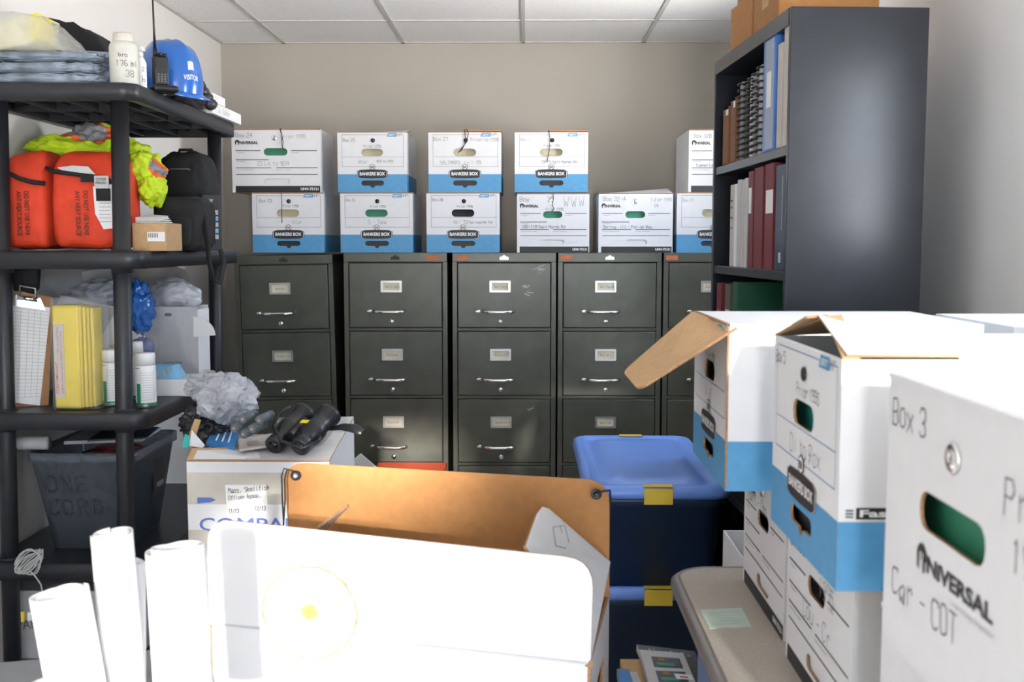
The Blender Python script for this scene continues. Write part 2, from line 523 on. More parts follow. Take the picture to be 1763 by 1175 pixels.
YC = 4.73
cabinet(-1.289, -.845, YC+.03, 'dark green filing cabinet nearest the left wall, behind the crumpled plastic bag', [], ['Harwich', 'Mother 10', 'M to N', 'Orl'], lean=math.radians(-.9), emblem='cabinet_inside')
cabinet(-.812, -.350, YC, 'dark green filing cabinet with the reddish glow on its lower drawers', [.36], ['North Mart', 'Route 6A', 'Route 6A', 'Rte'], emblem='cabinet_inside')
cabinet(-.328, .134, YC, 'dark green filing cabinet with white scuffs on its top drawer, middle of the row', [-.4], ['Salt Pond', 'Route 28A', 'Sandwich Rd', 'Sal'], [(0, .14, .25, .03, 5), (0, .09, .17, .025, 7), (2, .11, .24, .03, 4)], emblem='metal_dull')
cabinet(.142, .602, YC, 'dark green filing cabinet behind the pointed cardboard flap and the blue tote lid', [-.42], ['Salt Marsh', 'Sur Hall', 'Sea View', 'Sh'], emblem='metal_dull')
cabinet(.610, 1.070, YC, 'dark green filing cabinet at the far right, half hidden by the black bookcase', [-.42], ['South Way', 'S Main', 'T to V', 'Tu'], emblem='metal_dull')


# ------------------------------------------------------------------ file boxes
def box_shell(mb, W, H, D, holes, flare=0.0, side_card='white_card'):
    h = W/2; t = .0035; d = D/2
    mb.panel([(-h, 0), (h, 0), (h, H), (-h, H)], holes, -d, -d+t, 'white_card', 'kraft_edge', 'kraft', 'white_card')
    mb.box((-h, -d+t, 0), (-h+t, d, H), side_card); mb.box((h-t, -d+t, 0), (h, d, H), side_card)
    mb.box((-h+t, -d+t, 0), (h-t, d, t), 'kraft')
    mb.box((-h+t, d-t, t), (h-t, d, H), 'white_card')


def bankers_print(mb, W, H, D, hand, near=False):
    y = -D/2 - .0005
    def q(u0, u1, v0, v1, m, yy=y): mb.decal([(u0*W, v0*H), (u1*W, v0*H), (u1*W, v1*H), (u0*W, v1*H)], yy, m)
    lw = .0011 / W; lh = .0011 / H
    L = 'print_blue_line' if near else 'print_grey'
    hole2 = [( -.163, .168, .112, .20)]
    # blue band with the lower slot left free
    mb.decal_hole([(-.5*W, 0), (.5*W, 0), (.5*W, .303*H), (-.5*W, .303*H)], lower_slot(W, H), y, 'print_blue')
    for sx in (-1, 1):
        x = sx*(W/2 + .0005)
        mb.quad([(x, -D/2, 0), (x, D/2, 0), (x, D/2, .303*H), (x, -D/2, .303*H)], 'print_blue')
    q(-.437, .455, .960, .960+lh*1.2, L); q(-.437, .455, .428, .428+lh*1.2, L)
    q(-.437, -.437+lw, .428, .96, L); q(.455-lw, .455, .428, .96, L); q(-.437, .455, .590, .590+lh*1.2, L)
    mb.decal([(.215*W, .93*H), (.355*W, .93*H), (.355*W, .99*H), (.235*W, .99*H)], y-.0003, 'print_blue')
    mb.text('LIBERTY', .238*W, .945*H, .03*H, y-.0006, 'print_white', .02, width=.105*W)
    mb.text('11"', .37*W, .94*H, .045*H, y-.0004, 'print_grey', .01)
    # badge
    def badge(s, yy, m):
        a, b = .207*s, .018*(s-1)
        pts = [(-a, .255-b), (-a*.8, .238-b), (0, .232-b), (a*.8, .238-b), (a, .255-b), (a, .355+b), (a*.8, .378+b), (0, .386+b), (-a*.8, .378+b), (-a, .355+b)]
        mb.decal([(p[0]*W, p[1]*H) for p in pts], yy, m)
    badge(1.07, y-.0003, 'print_black'); badge(1.03, y-.0005, 'print_white'); badge(1.0, y-.0007, 'print_black')
    mb.text('BANKERS BOX', 0, .283*H, .056*H, y-.0010, 'print_white', .035, width=.365*W, align='C')
    hx = [(.046*W*math.sin(2*PI*k/6), .425*H + .052*H*math.cos(2*PI*k/6)) for k in range(6)]
    hx2 = [(.038*W*math.sin(2*PI*k/6), .425*H + .043*H*math.cos(2*PI*k/6)) for k in range(6)]
    mb.decal(hx, y-.0008, 'print_black'); mb.decal(hx2, y-.0010, 'print_white')
    mb.text('BB', 0, .405*H, .038*H, y-.0013, 'print_black', .02, width=.05*W, align='C')
    for (s, u, v, hh, m) in hand: mb.pen(s, u*W, v*H, hh, y-.0005, m, r=.0013)


def universal_print(mb, W, H, D, hand):
    y = -D/2 - .0005
    def q(u0, u1, v0, v1, m, yy=y): mb.decal([(u0*W, v0*H), (u1*W, v0*H), (u1*W, v1*H), (u0*W, v1*H)], yy, m)
    q(-.463, .49, .0, .104, 'print_black')
    mb.text('UNV-75121', .47*W, .035*H, .042*H, y-.0004, 'print_white', .03, width=.2*W, align='R')
    for (a, b, v) in ((-.457, -.176, .668), (.167, .461, .668), (-.457, -.085, .523), (-.457, -.06, .394), (0, .466, .394), (-.452, .466, .288)):
        q(a, b, v-.005, v+.005, 'print_black')
    for (a, v, s) in ((-.44, .63, 'From/Desc/Fax'), (.17, .63, 'No./Dept./Ref.'), (-.44, .487, 'Div./Subj./Event'), (-.44, .355, 'Record or Contents Description'), (.0, .355, 'Destruction or Review Date')):
        mb.text(s, a*W, v*H, .014*H, y, 'print_grey', 0)
    universal_logo(mb, -.46*W, .77*H, .26*W, .06*H, y-.0002)
    for (s, u, v, hh, m) in hand: mb.pen(s, u*W, v*H, hh, y-.0005, m, r=.0013)


def universal_logo(mb, x, z, wd, hh, y):
    # disc with a notched stem followed by the letters
    r = hh*.62
    pts = circ(x + r*.95, z + hh*.55, r, 24)
    pts = [p for p in pts if p[1] > z + hh*.3]
    pts = sorted(pts, key=lambda p: -math.atan2(p[1]-z-hh*.3, p[0]-x-r*.95))
    mb.decal(pts, y, 'print_black')
    mb.decal([(x+r*.05, z-.0*hh), (x+r*.5, z-.15*hh), (x+r*.5, z+.6*hh), (x+r*.02, z+.6*hh)], y-.0001, 'print_black')
    mb.decal([(x+r*.62, z+.05*hh), (x+r*.85, z+.05*hh), (x+r*.85, z+.75*hh), (x+r*.62, z+.75*hh)], y-.0004, 'print_white')
    mb.decal([(x+r*1.15, z-.1*hh), (x+r*1.3, z-.1*hh), (x+r*1.3, z+.75*hh), (x+r*1.15, z+.75*hh)], y-.0004, 'print_white')
    mb.decal([(x+r*1.3, z-.15*hh), (x+r*1.65, z-.15*hh), (x+r*1.65, z+.6*hh), (x+r*1.3, z+.6*hh)], y-.0005, 'print_black')
    mb.text('NiVERSAL', x + r*2.0, z, hh*.8, y, 'print_black', .04, width=wd - r*2.0)


def button(root, W, H, D, u, v, kind, r=.0095):
    mb = MB(); mb.M = Matrix.Translation((u*W, -D/2-.0008, v*H)) @ Matrix.Rotation(PI/2, 4, 'X')
    if kind == 'black':
        mb.lathe([(r, 0), (r, .002), (r*.7, .0035), (0, .004)], 'button_black', 18)
        return mb.build('button', root)
    mb.lathe([(r*1.3, 0), (r*1.3, .0015), (r*1.1, .003), (r*.85, .0015), (r*.7, .0035), (r*.45, .004), (r*.3, .002), (0, .002)], 'metal_bright', 24)
    mb.lathe([(r*.28, .0022), (0, .0026)], 'print_black', 12)
    return part_label(mb.build('button', root), 'silver ring button')


def lower_slot(W, H):      # slot with a small notch in its lower edge
    a = pill(-.163*W, .168*W, .112*H, .20*H, 5)
    out = []
    for i, p in enumerate(a):
        out.append(p)
    # insert notch on the bottom run (last point -> first point is the bottom edge)
    out += [(-.035*W, .112*H), (-.015*W, .078*H), (.02*W, .078*H), (.04*W, .112*H)]
    return out


FOLD = {'green': 'folder_green', 'teal': 'folder_teal', 'cream': 'folder_cream', 'dark': 'folder_dark', 'none': None}


def folders(W, H, D, loc, rz, colour, who):
    if FOLD[colour] is None: return
    mb = MB(); n = 5
    for k in range(n):
        y0 = -D/2 + .02 + k*.018
        mb.slab([(-W/2+.012, y0, .006), (W/2-.012, y0, .006), (W/2-.012, y0+.006, H*.80), (W*.12, y0+.006, H*.80), (W*.08, y0+.006, H*.77), (-W/2+.012, y0+.006, H*.77)], (0, .010, 0), FOLD[colour])
    tag(mb.build('file_folder'), '%s folders inside %s' % (colour if colour != 'dark' else 'black', who), 'folders', None, loc, rz)


def file_box(kind, W, H, D, loc, rz, label, hand, fold='cream', who='', cord=None, group=None, near=False, holes=None, bkind=None, lid=None, rx=0):
    root = thing('file_box', label, 'file box', loc, rz, group)
    if holes is None:
        if kind == 'bankers': holes = [pill(-.156*W, .156*W, .597*H+.002, .73*H), lower_slot(W, H)]
        else: holes = [pill(-.14*W, .128*W, .589*H, .707*H), pill(-.135*W, .154*W, .126*H, .222*H)]
    mb = MB(); box_shell(mb, W, H, D, holes)
    if kind == 'bankers': bankers_print(mb, W, H, D, hand, near)
    elif kind == 'universal': universal_print(mb, W, H, D, hand)
    if kind != 'bankers':      # white liner card showing in the lower slot
        mb.box((-.2*W, -D/2+.006, .05*H), (.2*W, -D/2+.008, .30*H), 'white_card')
    else:
        mb.box((-.2*W, -D/2+.012, .05*H), (.2*W, -D/2+.014, .24*H), 'print_black')  # black sheet fills the slot in place of the shaded interior
    mb.build('body', root)
    mb = MB(); h = W/2; d = D/2
    if lid == 'up':     # near half of the top lifted
        mb.slab([(-h, -d+.01, H), (h, -d+.01, H), (h, 0, H+.03), (-h, 0, H+.005)], (0, 0, .004), 'white_card', 'kraft_edge')
        mb.box((-h, 0, H), (h, d, H+.004), 'white_card')
    elif lid == 'brown':
        mb.slab([(-h, -d, H), (h, -d, H), (h, d, H+.004), (-h, d, H+.004)], (0, 0, .003), 'white_card', 'kraft_edge')
        mb.slab([(-h*.05, -d-.004, H+.004), (h*1.0, -d-.004, H+.004), (h, -d+.15, H+.006), (-h*.1, -d+.15, H+.012)], (0, 0, .006), 'kraft_edge', 'kraft_edge')
    elif lid != 'none':
        mb.box((-h, -d, H), (h, d, H+.003), 'white_card')
        mb.box((-h, -d-.0015, H-.001), (h, -d+.003, H+.004), 'white_card' if lid == 'flat' else 'kraft_edge')
    if lid != 'none': mb.build('lid', root)
    bu = {'bankers': (.013, .868), 'universal': (-.018, .87)}.get(kind)
    if bu: button(root, W, H, D, bu[0], bu[1], bkind or ('black' if kind == 'bankers' else 'ring'))
    if cord:
        mb = MB(); yy = -D/2 - .004
        mb.tube([(a*W, yy - .001*i % .003, b*H) for i, (a, b) in enumerate(cord)], .0016, 'string_black', 6)
        mb.build('closure_cord', root)
    folders(W, H, D, loc, rz, fold, who)
    return root


ZT = 1.3235
G1 = 'white record boxes stacked on the filing cabinets'
YF = YC + .02


def onrow(kind, px0, px1, z, H, D, label, hand, ydist=YF, **k):
    xa, xb = XA(px0, ydist, 330), XA(px1, ydist, 330)
    return file_box(kind, xb - xa, H, D, ((xa+xb)/2, ydist + D/2, z), 0, label, hand, group=G1, **k)


HL = .262; ZU = ZT + HL + .0045
onrow('bankers', 433.5, 557, ZT, HL, .40, 'blue and white record box marked Box 23 under Box 24, above the leftmost cabinet', [('Box 23', -.40, .85, .014, 'marker'), ('Prior 1995', -.07, .77, .010, 'pencil'), ('K - 12 LA', -.05, .49, .013, 'pencil')], fold='cream', who='the lower box at the far left end of the cabinets', cord=[(-.085, 1.01), (-.08, .86), (-.085, .7), (-.085, .5)])
onrow('universal', 400.5, 553, ZU, .275, .31, 'wide white and black record box marked Box 24, top of the leftmost stack', [('Box 24', -.45, .88, .018, 'marker'), ('Prior 1995', .05, .865, .016, 'pencil'), ('35 LA to 904', -.22, .43, .018, 'pencil')], fold='green', who='the wide upper box at the far left of the cabinets', cord=[(.05, 1.03), (.07, .93), (.085, .8), (.075, .7), (.065, .82), (.075, .9), (.05, 1.0)])
onrow('bankers', 585.5, 710, ZT, HL, .40, 'blue and white record box with green in its hole, lower box of its stack', [('Box 26', -.42, .87, .010, 'pencil'), ('Prior 1995', -.09, .76, .010, 'pencil'), ('S - Sea', -.12, .485, .018, 'pencil')], fold='green', who='the lower box under the raised lid flap box')
onrow('bankers', 582, 701, ZU, HL, .40, 'blue and white record box marked Box 25 with its white lid flap sticking up', [('Box 25', -.42, .85, .013, 'pencil'), ('Prior 1995', -.12, .75, .011, 'pencil'), ('62 LA', -.2, .49, .011, 'pencil'), ('904 to 999', .06, .50, .011, 'pencil')], fold='cream', who='the cabinet-top box with its lid flap sticking up', lid='up')
onrow('bankers', 734, 860, ZT, HL, .40, 'blue and white record box with solid black handle hole, marked 72', [('Box 28', -.42, .87, .012, 'pencil'), ('Prior 1995', -.08, .76, .010, 'pencil'), ('42-', -.13, .49, .013, 'pencil'), ('72', 0, .485, .016, 'marker'), ('Saltmarsh Rd', .08, .49, .012, 'pencil')], fold='dark', who='the box under the cord-looped saltmarsh box')
onrow('bankers', 738, 863, ZU, HL, .40, 'blue and white record box marked Saltmarsh, black cord looped over its lid', [('Box 27', -.43, .86, .016, 'pencil'), ('Prior to 1995', .08, .855, .014, 'pencil'), ('SALTMARSH Ln 1-39', -.34, .47, .015, 'pencil')], fold='cream', who='the saltmarsh box with a cord over its lid', cord=[(.03, 1.05), (.0, 1.04), (.01, .9), (.0, .8), (-.05, .69), (-.09, .66), (-.03, .75), (.03, .85), (.05, .98), (.03, 1.05)], lid='brown')
onrow('universal', 890, 1015, ZT, HL-.003, .40, 'white and black record box marked Box 30 with pen scribble at top right', [('Box', -.46, .87, .020, 'marker'), ('30', -.08, .87, .020, 'marker'), ('WWW', .14, .79, .045, 'pencil'), ('Prior 1995', -.1, .72, .011, 'pencil'), ('180-118 Salt Marsh Rd', -.43, .415, .013, 'marker')], fold='green', who='the scribbled box on the cabinets', cord=[(0, 1.0), (.0, .9), (-.01, .8), (.01, .75), (-.02, .7)])
onrow('bankers', 886, 1012, ZU, HL, .40, 'blue and white record box with thin black cord, standing on the scribbled box', [('Box 29', -.42, .86, .012, 'print_faint'), ('Prior 1995', -.1, .76, .010, 'pencil'), ('73-79 Salt Marsh Rd', -.14, .485, .012, 'pencil')], fold='cream', who='the blue and white box above the scribbled box', cord=[(-.035, 1.03), (-.02, .9), (-.03, .7), (-.06, .5)], lid='brown')
onrow('universal', 1031, 1159, ZT, HL-.003, .40, 'white and black record box marked Box 32A standing alone, nothing stacked on it', [('Box 32-A', -.44, .88, .018, 'marker'), ('Spring Hill - Parish Way', -.44, .415, .013, 'marker'), ('1 2 or 1995', .2, .88, .013, 'pencil'), ('ok', .25, .78, .016, 'pencil')], fold='green', who='the cabinet-top box with nothing stacked on it', lid='up')
onrow('bankers', 1166, 1291, ZT, HL, .40, 'blue and white record box half hidden by the bookcase, lower box of the rightmost stack', [('Box 31', -.42, .86, .012, 'pencil')], fold='cream', who='the lower box beside the bookcase')
onrow('universal', 1185, 1308, ZU, .270, .40, 'white and black record box marked Box 32B beside the bookcase, top of the rightmost stack', [('Box 32B', -.43, .88, .016, 'marker'), ('Tupper Lane', -.4, .415, .012, 'marker')], fold='green', who='the upper box beside the bookcase')

# ------------------------------------------------------------------ table on the right
TZ = .722
xe = .295
poly = rrect(xe, XR-.06, .15, 2.06, .07, 6)
root = thing('table', 'tan topped table with rounded corner carrying the boxes on the right', 'table', (0, 0, 0))
mb = MB()
mb.prism(poly, TZ-.026, TZ, 'table_top'); mb.build('tabletop', root)
mb = MB()
mb.tube([(x, y, TZ-.013) for x, y in rrect(xe-.003, XR-.057, .147, 2.063, .073, 6)], .0145, 'table_edge', 8, closed=True)
mb.build('edge_band', root)
for (x, y) in ((xe+.10, .25), (XR-.15, .25), (xe+.10, 1.95), (XR-.15, 1.95)):
    mb = MB(); mb.tube([(x, y, 0), (x, y, TZ-.026)], .016, 'table_edge', 12); mb.build('leg', root)
mb = MB()
p = [P(1207, 1051, 1.8), P(1278, 1048, 1.8), P(1294, 1081, 1.7), P(1222, 1084, 1.7)]
def onz(px, py, z):
    d = ray(px, py); return EYE + d*((z-EYE.z)/d.z)
p = [onz(a, b, TZ) for a, b in ((1205, 1051), (1277, 1048), (1294, 1080), (1222, 1084))]
mb.slab([(q.x, q.y, TZ+.0003) for q in p], (0, 0, .0006), 'green_note')
for k in range(5):
    a = p[0].lerp(p[3], .2+.15*k); b = p[1].lerp(p[2], .2+.15*k)
    a2 = a.lerp(b, .2+.05*(k % 2)); b2 = a.lerp(b, .85-.08*(k % 3)); o_ = (p[3]-p[0])*.025
    mb.quad([(a2.x, a2.y, TZ+.0012), (b2.x, b2.y, TZ+.0012), (b2.x+o_.x, b2.y+o_.y, TZ+.0012), (a2.x+o_.x, a2.y+o_.y, TZ+.0012)], 'print_faint')
tag(mb.build('sticky_note'), 'pale green written note stuck on the tan table corner', 'note')

# file boxes on the table, label faces towards the aisle
RZ = -PI/2


def aisle(kind, Xf, y0, y1, z, H, D, label, hand, **k):
    W = y1 - y0
    return file_box(kind, W, H, D, (Xf + D/2, (y0+y1)/2, z), RZ, label, hand, **k)


TL = TZ + .0005
GA = 'record boxes on the tan table'
aisle('universal', .415, 1.665, 1.985, TL, .240, .40, 'white and black record box on the table behind the green note', [('Barn - Cmp', -.38, .70, .022, 'pencil')], fold='dark', who='the table box behind the green note', group=GA)
aisle('universal', .405, 1.285, 1.61, TL, .240, .40, 'white and black record box on the table marked 1995, directly beneath Box 5', [('to', -.02, .78, .020, 'pencil'), ('1995', .05, .66, .024, 'pencil'), ('Cou - Cr', -.2, .42, .026, 'pencil')], fold='none', who='', group=GA)
aisle('plain', .395, .82, 1.15, TL, .240, .40, 'plain white record box on the table in the bottom right corner', [], fold='dark', who='the plain box at the bottom right corner', group=GA, holes=[pill(-.14*.33, .128*.33, .589*.24, .707*.24)], lid='flat')
ZB = TL + .2455
HB = .264
BB = aisle('bankers', .318, 1.67, 1.995, ZB, HB, .40, 'blue and white record box with long tan flap hanging over the aisle', [('Prior 1995', -.1, .74, .012, 'pencil'), ('A - D', -.1, .47, .02, 'pencil')], fold='cream', who='the box with the hanging tan flap', group=GA, near=True)
B5 = aisle('bankers', .352, 1.18, 1.50, ZB, HB, .40, 'blue and white record box marked Box 5, Di to Fox, large in the right foreground', [('Box 5', -.46, .87, .016, 'pencil'), ('Prior 1995', -.1, .755, .015, 'pencil'), ('Di to Fox', -.18, .46, .024, 'pencil')], fold='teal', who='the blue banded box in the right foreground', group=GA, near=True, lid='none')
W3, H3 = .32, .262
B3 = aisle('plain', .361, .73, 1.05, ZB, H3, .40, 'white record box marked Box 3, Car-Cot, nearest the camera at the right edge', [], fold='green', who='the nearest white box at the right edge', group=GA, lid='flat',
           holes=[rrect(-.22*W3, .215*W3, .515*H3, .650*H3, .016, 3)])
mb = MB(); yy = -.20 - .0006
universal_logo(mb, -.225*W3, .375*H3, .50*W3, .075*H3, yy)
mb.build('logo', B3); mb = MB(); mb.text('Compact By Design Storage Record', .02*W3, .335*H3, .018*H3, yy, 'print_faint', 0, width=.26*W3)
mb.build('slogan', B3); mb = MB(); mb.pen('Box 3', -.46*W3, .83*H3, .026, yy, 'pencil', r=.0017)
mb.build('handwriting', B3); mb = MB(); mb.pen('Car - COT', -.42*W3, .195*H3, .026, yy, 'pencil', r=.0017, slope=.03)
mb.build('handwriting', B3); mb = MB(); mb.pen('Prior', .31*W3, .73*H3, .028, yy, 'pencil', r=.0017)
mb.pen('1995', .36*W3, .58*H3, .024, yy, 'pencil', r=.0017)
mb.build('handwriting', B3)
button(B3, W3, H3, .40, .01, .81, 'ring', .0105)
# Box 5: peaked near flap on the lid and the side print
mb = MB(); h = .16; d = .20; H = HB
mb.box((-h, -d+.13, H), (h, d, H+.003), 'white_card')
mb.slab([(-h, -d, H), (-h*.1, -d+.03, H+.034), (h, -d+.0, H), (h, -d+.02, H+.001), (-h*.1, -d+.05, H+.036), (-h, -d+.02, H+.001)], (0, 0, .003), 'kraft')
mb.slab([(-h, -d+.13, H+.003), (h, -d+.13, H+.003), (h, -d+.005, H+.003), (-h*.1, -d+.02, H+.036)], (0, 0, .003), 'white_card', 'kraft_edge', 'white_card')
mb.slab([(-h, -d, H-.001), (-h*.1, -d+.005, H+.034), (-h*.1, -d+.03, H+.036), (-h, -d+.13, H+.004)], (0, 0, .003), 'kraft', 'kraft_edge', 'white_card')
mb.build('lid', B5)
mb = MB(); mb.M = Matrix.Translation((.16+.0009, 0, 0)) @ Matrix.Rotation(PI/2, 4, 'Z')
mb.decal([(-.180, .315*H), (-.09, .315*H), (-.09, .365*H), (-.180, .365*H)], 0, 'print_black')
mb.text('FastFold', -.176, .325*H, .032*H, -.0005, 'print_white', .03, width=.08)
for k in range(3): mb.decal([(-.192, (.322+.014*k)*H), (-.183, (.322+.014*k)*H), (-.183, (.328+.014*k)*H), (-.192, (.328+.014*k)*H)], -.0002, 'print_black')
mb.build('side_print', B5)
# long tan flap of the far box, hanging out over the aisle
A = P(1192, 536, 1.97); Bp = P(1268, 563, 1.67); Cp = P(1098, 671, 1.62); Dp = P(1072, 640, 1.92)
def roundq(q, r=.14, n=4):
    out = []
    for i in range(4):
        a, b, c = q[i-1], q[i], q[(i+1) % 4]
        if i in (0, 1): out.append(b); continue
        s = b.lerp(a, r); e = b.lerp(c, r)
        for k in range(n+1):
            t = k/n; out.append(s*(1-t)**2 + b*2*t*(1-t) + e*t*t)
    return out
q = roundq([A, Bp, Cp, Dp])
nn = (Bp-A).cross(Dp-A).normalized()*.004
mb = MB(); inv = Matrix.Translation(BB.location) @ Matrix.Rotation(RZ, 4, 'Z'); mb.M = inv.inverted()
mb.slab([tuple(v) for v in q], nn, 'kraft', 'kraft_edge', 'kraft')
part_label(mb.build('flap', BB), 'tan cardboard flap')
mb = MB(); mb.M = inv.inverted()
mb.box((.318-.0012, 1.6688, ZB+.004), (.3200, 1.671, ZB+HB), 'kraft_edge'); mb.build('torn_edge', BB)
# second row of boxes behind the front row on the table (tops show, right of the front row)
def plain_box(name, x0, x1, y0, y1, z0, H, label, m='white_card', group=None, rz=0):
    W, D = x1-x0, y1-y0
    r = thing(name, label, 'box', ((x0+x1)/2, (y0+y1)/2, z0), rz, group)
    mb = MB(); box_shell(mb, W, H, D, []) if m == 'white_card' else mb.box((-W/2, -D/2, 0), (W/2, D/2, H), m, .003)
    mb.build('body', r)
    mb = MB(); mb.box((-W/2, -D/2, H), (W/2, -.002, H+.004), m); mb.box((-W/2, .002, H), (W/2, D/2, H+.004), m); mb.build('lid', r)
    return r
for (y0, y1, tx) in ((.73, 1.05, 'white record box by the wall behind Box 3'), (1.18, 1.50, 'white record box by the wall behind Box 5'), (1.67, 1.99, 'white record box by the wall behind the tan-flapped box')):
    plain_box('file_box', .825, 1.055, y0, y1, TL, .245, tx + ', lower of two', group='boxes against the right wall')
    plain_box('file_box', .765, 1.055, y0, y1, TL+.2495, .255, tx + ', upper of two', group='boxes against the right wall')

# small white box with a brown flap behind the table, on a blue-grey crate
zb = .40
pb = thing('carton', 'small white carton with raised brown flap behind the tan table end', 'box', (.625, 2.36, zb), 0)
mb = MB(); box_shell(mb, .30, .275, .30, [])
mb.decal([(-.13, .20), (-.04, .20), (-.04, .205), (-.13, .205)], -.1505, 'print_black'); mb.pen('12', -.06, .235, .02, -.1505, 'folder_green', r=.003)
mb.build('body', pb)
mb = MB(); mb.slab([(-.15, -.15, .275), (.15, -.15, .275), (.15, -.02, .33), (-.11, -.02, .33)], (0, 0, .004), 'kraft', 'kraft_edge'); mb.build('flap', pb)
plain_box('carton', .46, .80, 2.17, 2.53, 0, .395, 'kraft carton on the floor under the small white carton', 'kraft')
# blue panel under the table edge
mb = MB()
mb.box((0, 0, 0), (.03, .5, .40), 'desk_grey')
mat('blue_grey', (0.13, 0.20, 0.36), .6)
bb = MB(); bb.box((-.13, -.25, 0), (.13, .25, .690), 'blue_grey', .006)
tag(bb.build('drawer_pedestal'), 'blue-grey pedestal standing under the edge of the tan table', 'pedestal', None, (.416, 1.47, 0), 0)
mb.bm.free()


# ------------------------------------------------------------------ blue totes
def tote(x0, x1, y0, y1, z0, z1, label):
    cx, cy = (x0+x1)/2, (y0+y1)/2; w_, l_ = (x1-x0)/2, (y1-y0)/2
    r = thing('storage_tote', label, 'storage tote', (cx, cy, z0), 0, 'blue storage totes stacked by the table')
    H = z1 - z0; lh = .030
    mb = MB()
    def ring(s, z): return [(x, y, z) for x, y in rrect(-w_+s, w_-s, -l_+s, l_-s, .05, 5)]
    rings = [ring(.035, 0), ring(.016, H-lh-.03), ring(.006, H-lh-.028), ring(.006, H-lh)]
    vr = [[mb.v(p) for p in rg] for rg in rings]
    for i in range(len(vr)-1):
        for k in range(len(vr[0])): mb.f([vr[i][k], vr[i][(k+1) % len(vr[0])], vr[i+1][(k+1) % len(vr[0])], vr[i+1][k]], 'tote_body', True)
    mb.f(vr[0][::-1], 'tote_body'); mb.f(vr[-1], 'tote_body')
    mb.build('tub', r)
    mb = MB()
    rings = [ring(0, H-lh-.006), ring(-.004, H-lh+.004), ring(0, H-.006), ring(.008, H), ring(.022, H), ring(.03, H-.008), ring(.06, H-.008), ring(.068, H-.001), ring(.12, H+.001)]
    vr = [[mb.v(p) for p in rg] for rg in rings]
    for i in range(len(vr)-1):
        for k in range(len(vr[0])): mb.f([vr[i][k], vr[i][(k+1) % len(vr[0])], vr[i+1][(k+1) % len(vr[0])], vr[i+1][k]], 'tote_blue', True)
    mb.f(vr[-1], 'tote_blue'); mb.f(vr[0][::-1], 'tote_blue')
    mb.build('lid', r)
    for s in (-1, 1):
        mb = MB(); yy = s*(l_+.0055)
        mb.box((-.04, min(yy, yy-s*.0015), H-lh-.02), (.04, max(yy, yy-s*.0015), H-.004), 'yellow_tape')
        mb.box((-.04, yy-(0 if s < 0 else .03), H+.0002), (.04, yy+(.03 if s < 0 else 0), H+.0016), 'yellow_tape')
        part_label(mb.build('tape', r), 'yellow tape')
    return r


tote(.168, .575, 2.93, 3.74, .39, .684, 'blue lidded tote with yellow tape, upper one with its sunlit lid in view')
tote(.175, .580, 2.95, 3.76, 0, .386, 'blue lidded tote with yellow tape, lower one in shadow')

# ------------------------------------------------------------------ bookcase
BK = thing('bookcase', 'tall black metal bookcase holding binders by the right wall', 'bookcase', (XA(1356, 2.6, 300), 2.6, 0), math.radians(3.0))
BW, BD, BH = .80, .335, 1.925       # width along y, depth along x
ZS = [1.925-.035, 1.60, 1.294, .98, .62, .06]
mb = MB()
mb.box((0, 0, 0), (BD, .018, BH), 'bookcase_paint', .002)
mb.build('side_panel', BK)
mb = MB(); mb.box((0, BW-.018, 0), (BD, BW, BH), 'bookcase_paint', .002); mb.build('side_panel', BK)
mb = MB(); mb.box((BD-.008, .018, 0), (BD, BW-.018, BH-.001), 'bookcase_paint'); mb.build('back_panel', BK)
mb = MB(); mb.box((-.001, .018, BH-.04), (BD-.008, BW-.018, BH), 'bookcase_paint'); mb.build('top_panel', BK)
for z in ZS[1:]:
    mb = MB(); mb.box((.004, .018, z-.025), (BD-.008, BW-.018, z), 'bookcase_paint', .002); mb.build('shelf', BK)
bkM = Matrix.Translation(BK.location) @ Matrix.Rotation(math.radians(3.0), 4, 'Z')


def bk_item(name, y, th, ht, dp, z, colour, label, cat, group=None, build=None, tilt=0.0, x0=.004):
    """upright item: thickness along y; spine faces -x"""
    y *= 1.13; th *= 1.10
    base = bkM @ Vector((x0, y, z + abs(math.sin(tilt))*th*1.0 + .0005))
    r = thing(name, label, cat, base, math.radians(3.0), group)
    r.rotation_euler = (tilt, 0, math.radians(3.0))
    build(r, th, ht, dp, colour)
    return r


def b_binder(r, th, ht, dp, c):
    mb = MB(); e = .003
    mb.box((0, 0, 0), (dp, e, ht), c); mb.box((0, th-e, 0), (dp, th, ht), c); mb.box((0, e, 0), (e, th-e, ht), c); mb.build('cover', r)
    mb = MB(); mb.box((e+.004, e, .006), (dp-.01, th-e, ht-.012), 'paper'); mb.build('pages', r)


def b_comb(r, th, ht, dp, c):
    mb = MB(); mb.box((.006, 0, 0), (dp, th, ht), c); mb.build('pages', r)
    mb = MB(); n = 13
    for k in range(n):
        z = ht*(k+.6)/n
        pts = [(.008 - .012*math.sin(a) + 0, th/2 - th*.55*math.cos(a), z) for a in [PI*j/6 for j in range(7)]]
        mb.tube(pts, .0030, 'print_black', 6)
    mb.build('comb_spine', r)


def b_folder(r, th, ht, dp, c):
    mb = MB(); mb.box((0, 0, 0), (dp, .003, ht), c); mb.box((0, th-.003, 0), (dp, th, ht*.97), c); mb.box((0, .003, 0), (.003, th-.003, ht*.85), c); mb.build('cover', r)
    mb = MB(); mb.box((.006, .004, .004), (dp-.01, th-.004, ht*.97), 'paper'); mb.build('pages', r)


def b_book(r, th, ht, dp, c):
    mb = MB(); mb.box((0, 0, 0), (dp, th, ht), c, .002); mb.build('cover', r)


def spine_label(r, th, z0, z1, m, w0=.1, w1=.9):
    mb = MB(); mb.box((-.0015, th*w0, z0), (-.0003, th*w1, z1), m); part_label(mb.build('spine_label', r), 'white spine label')


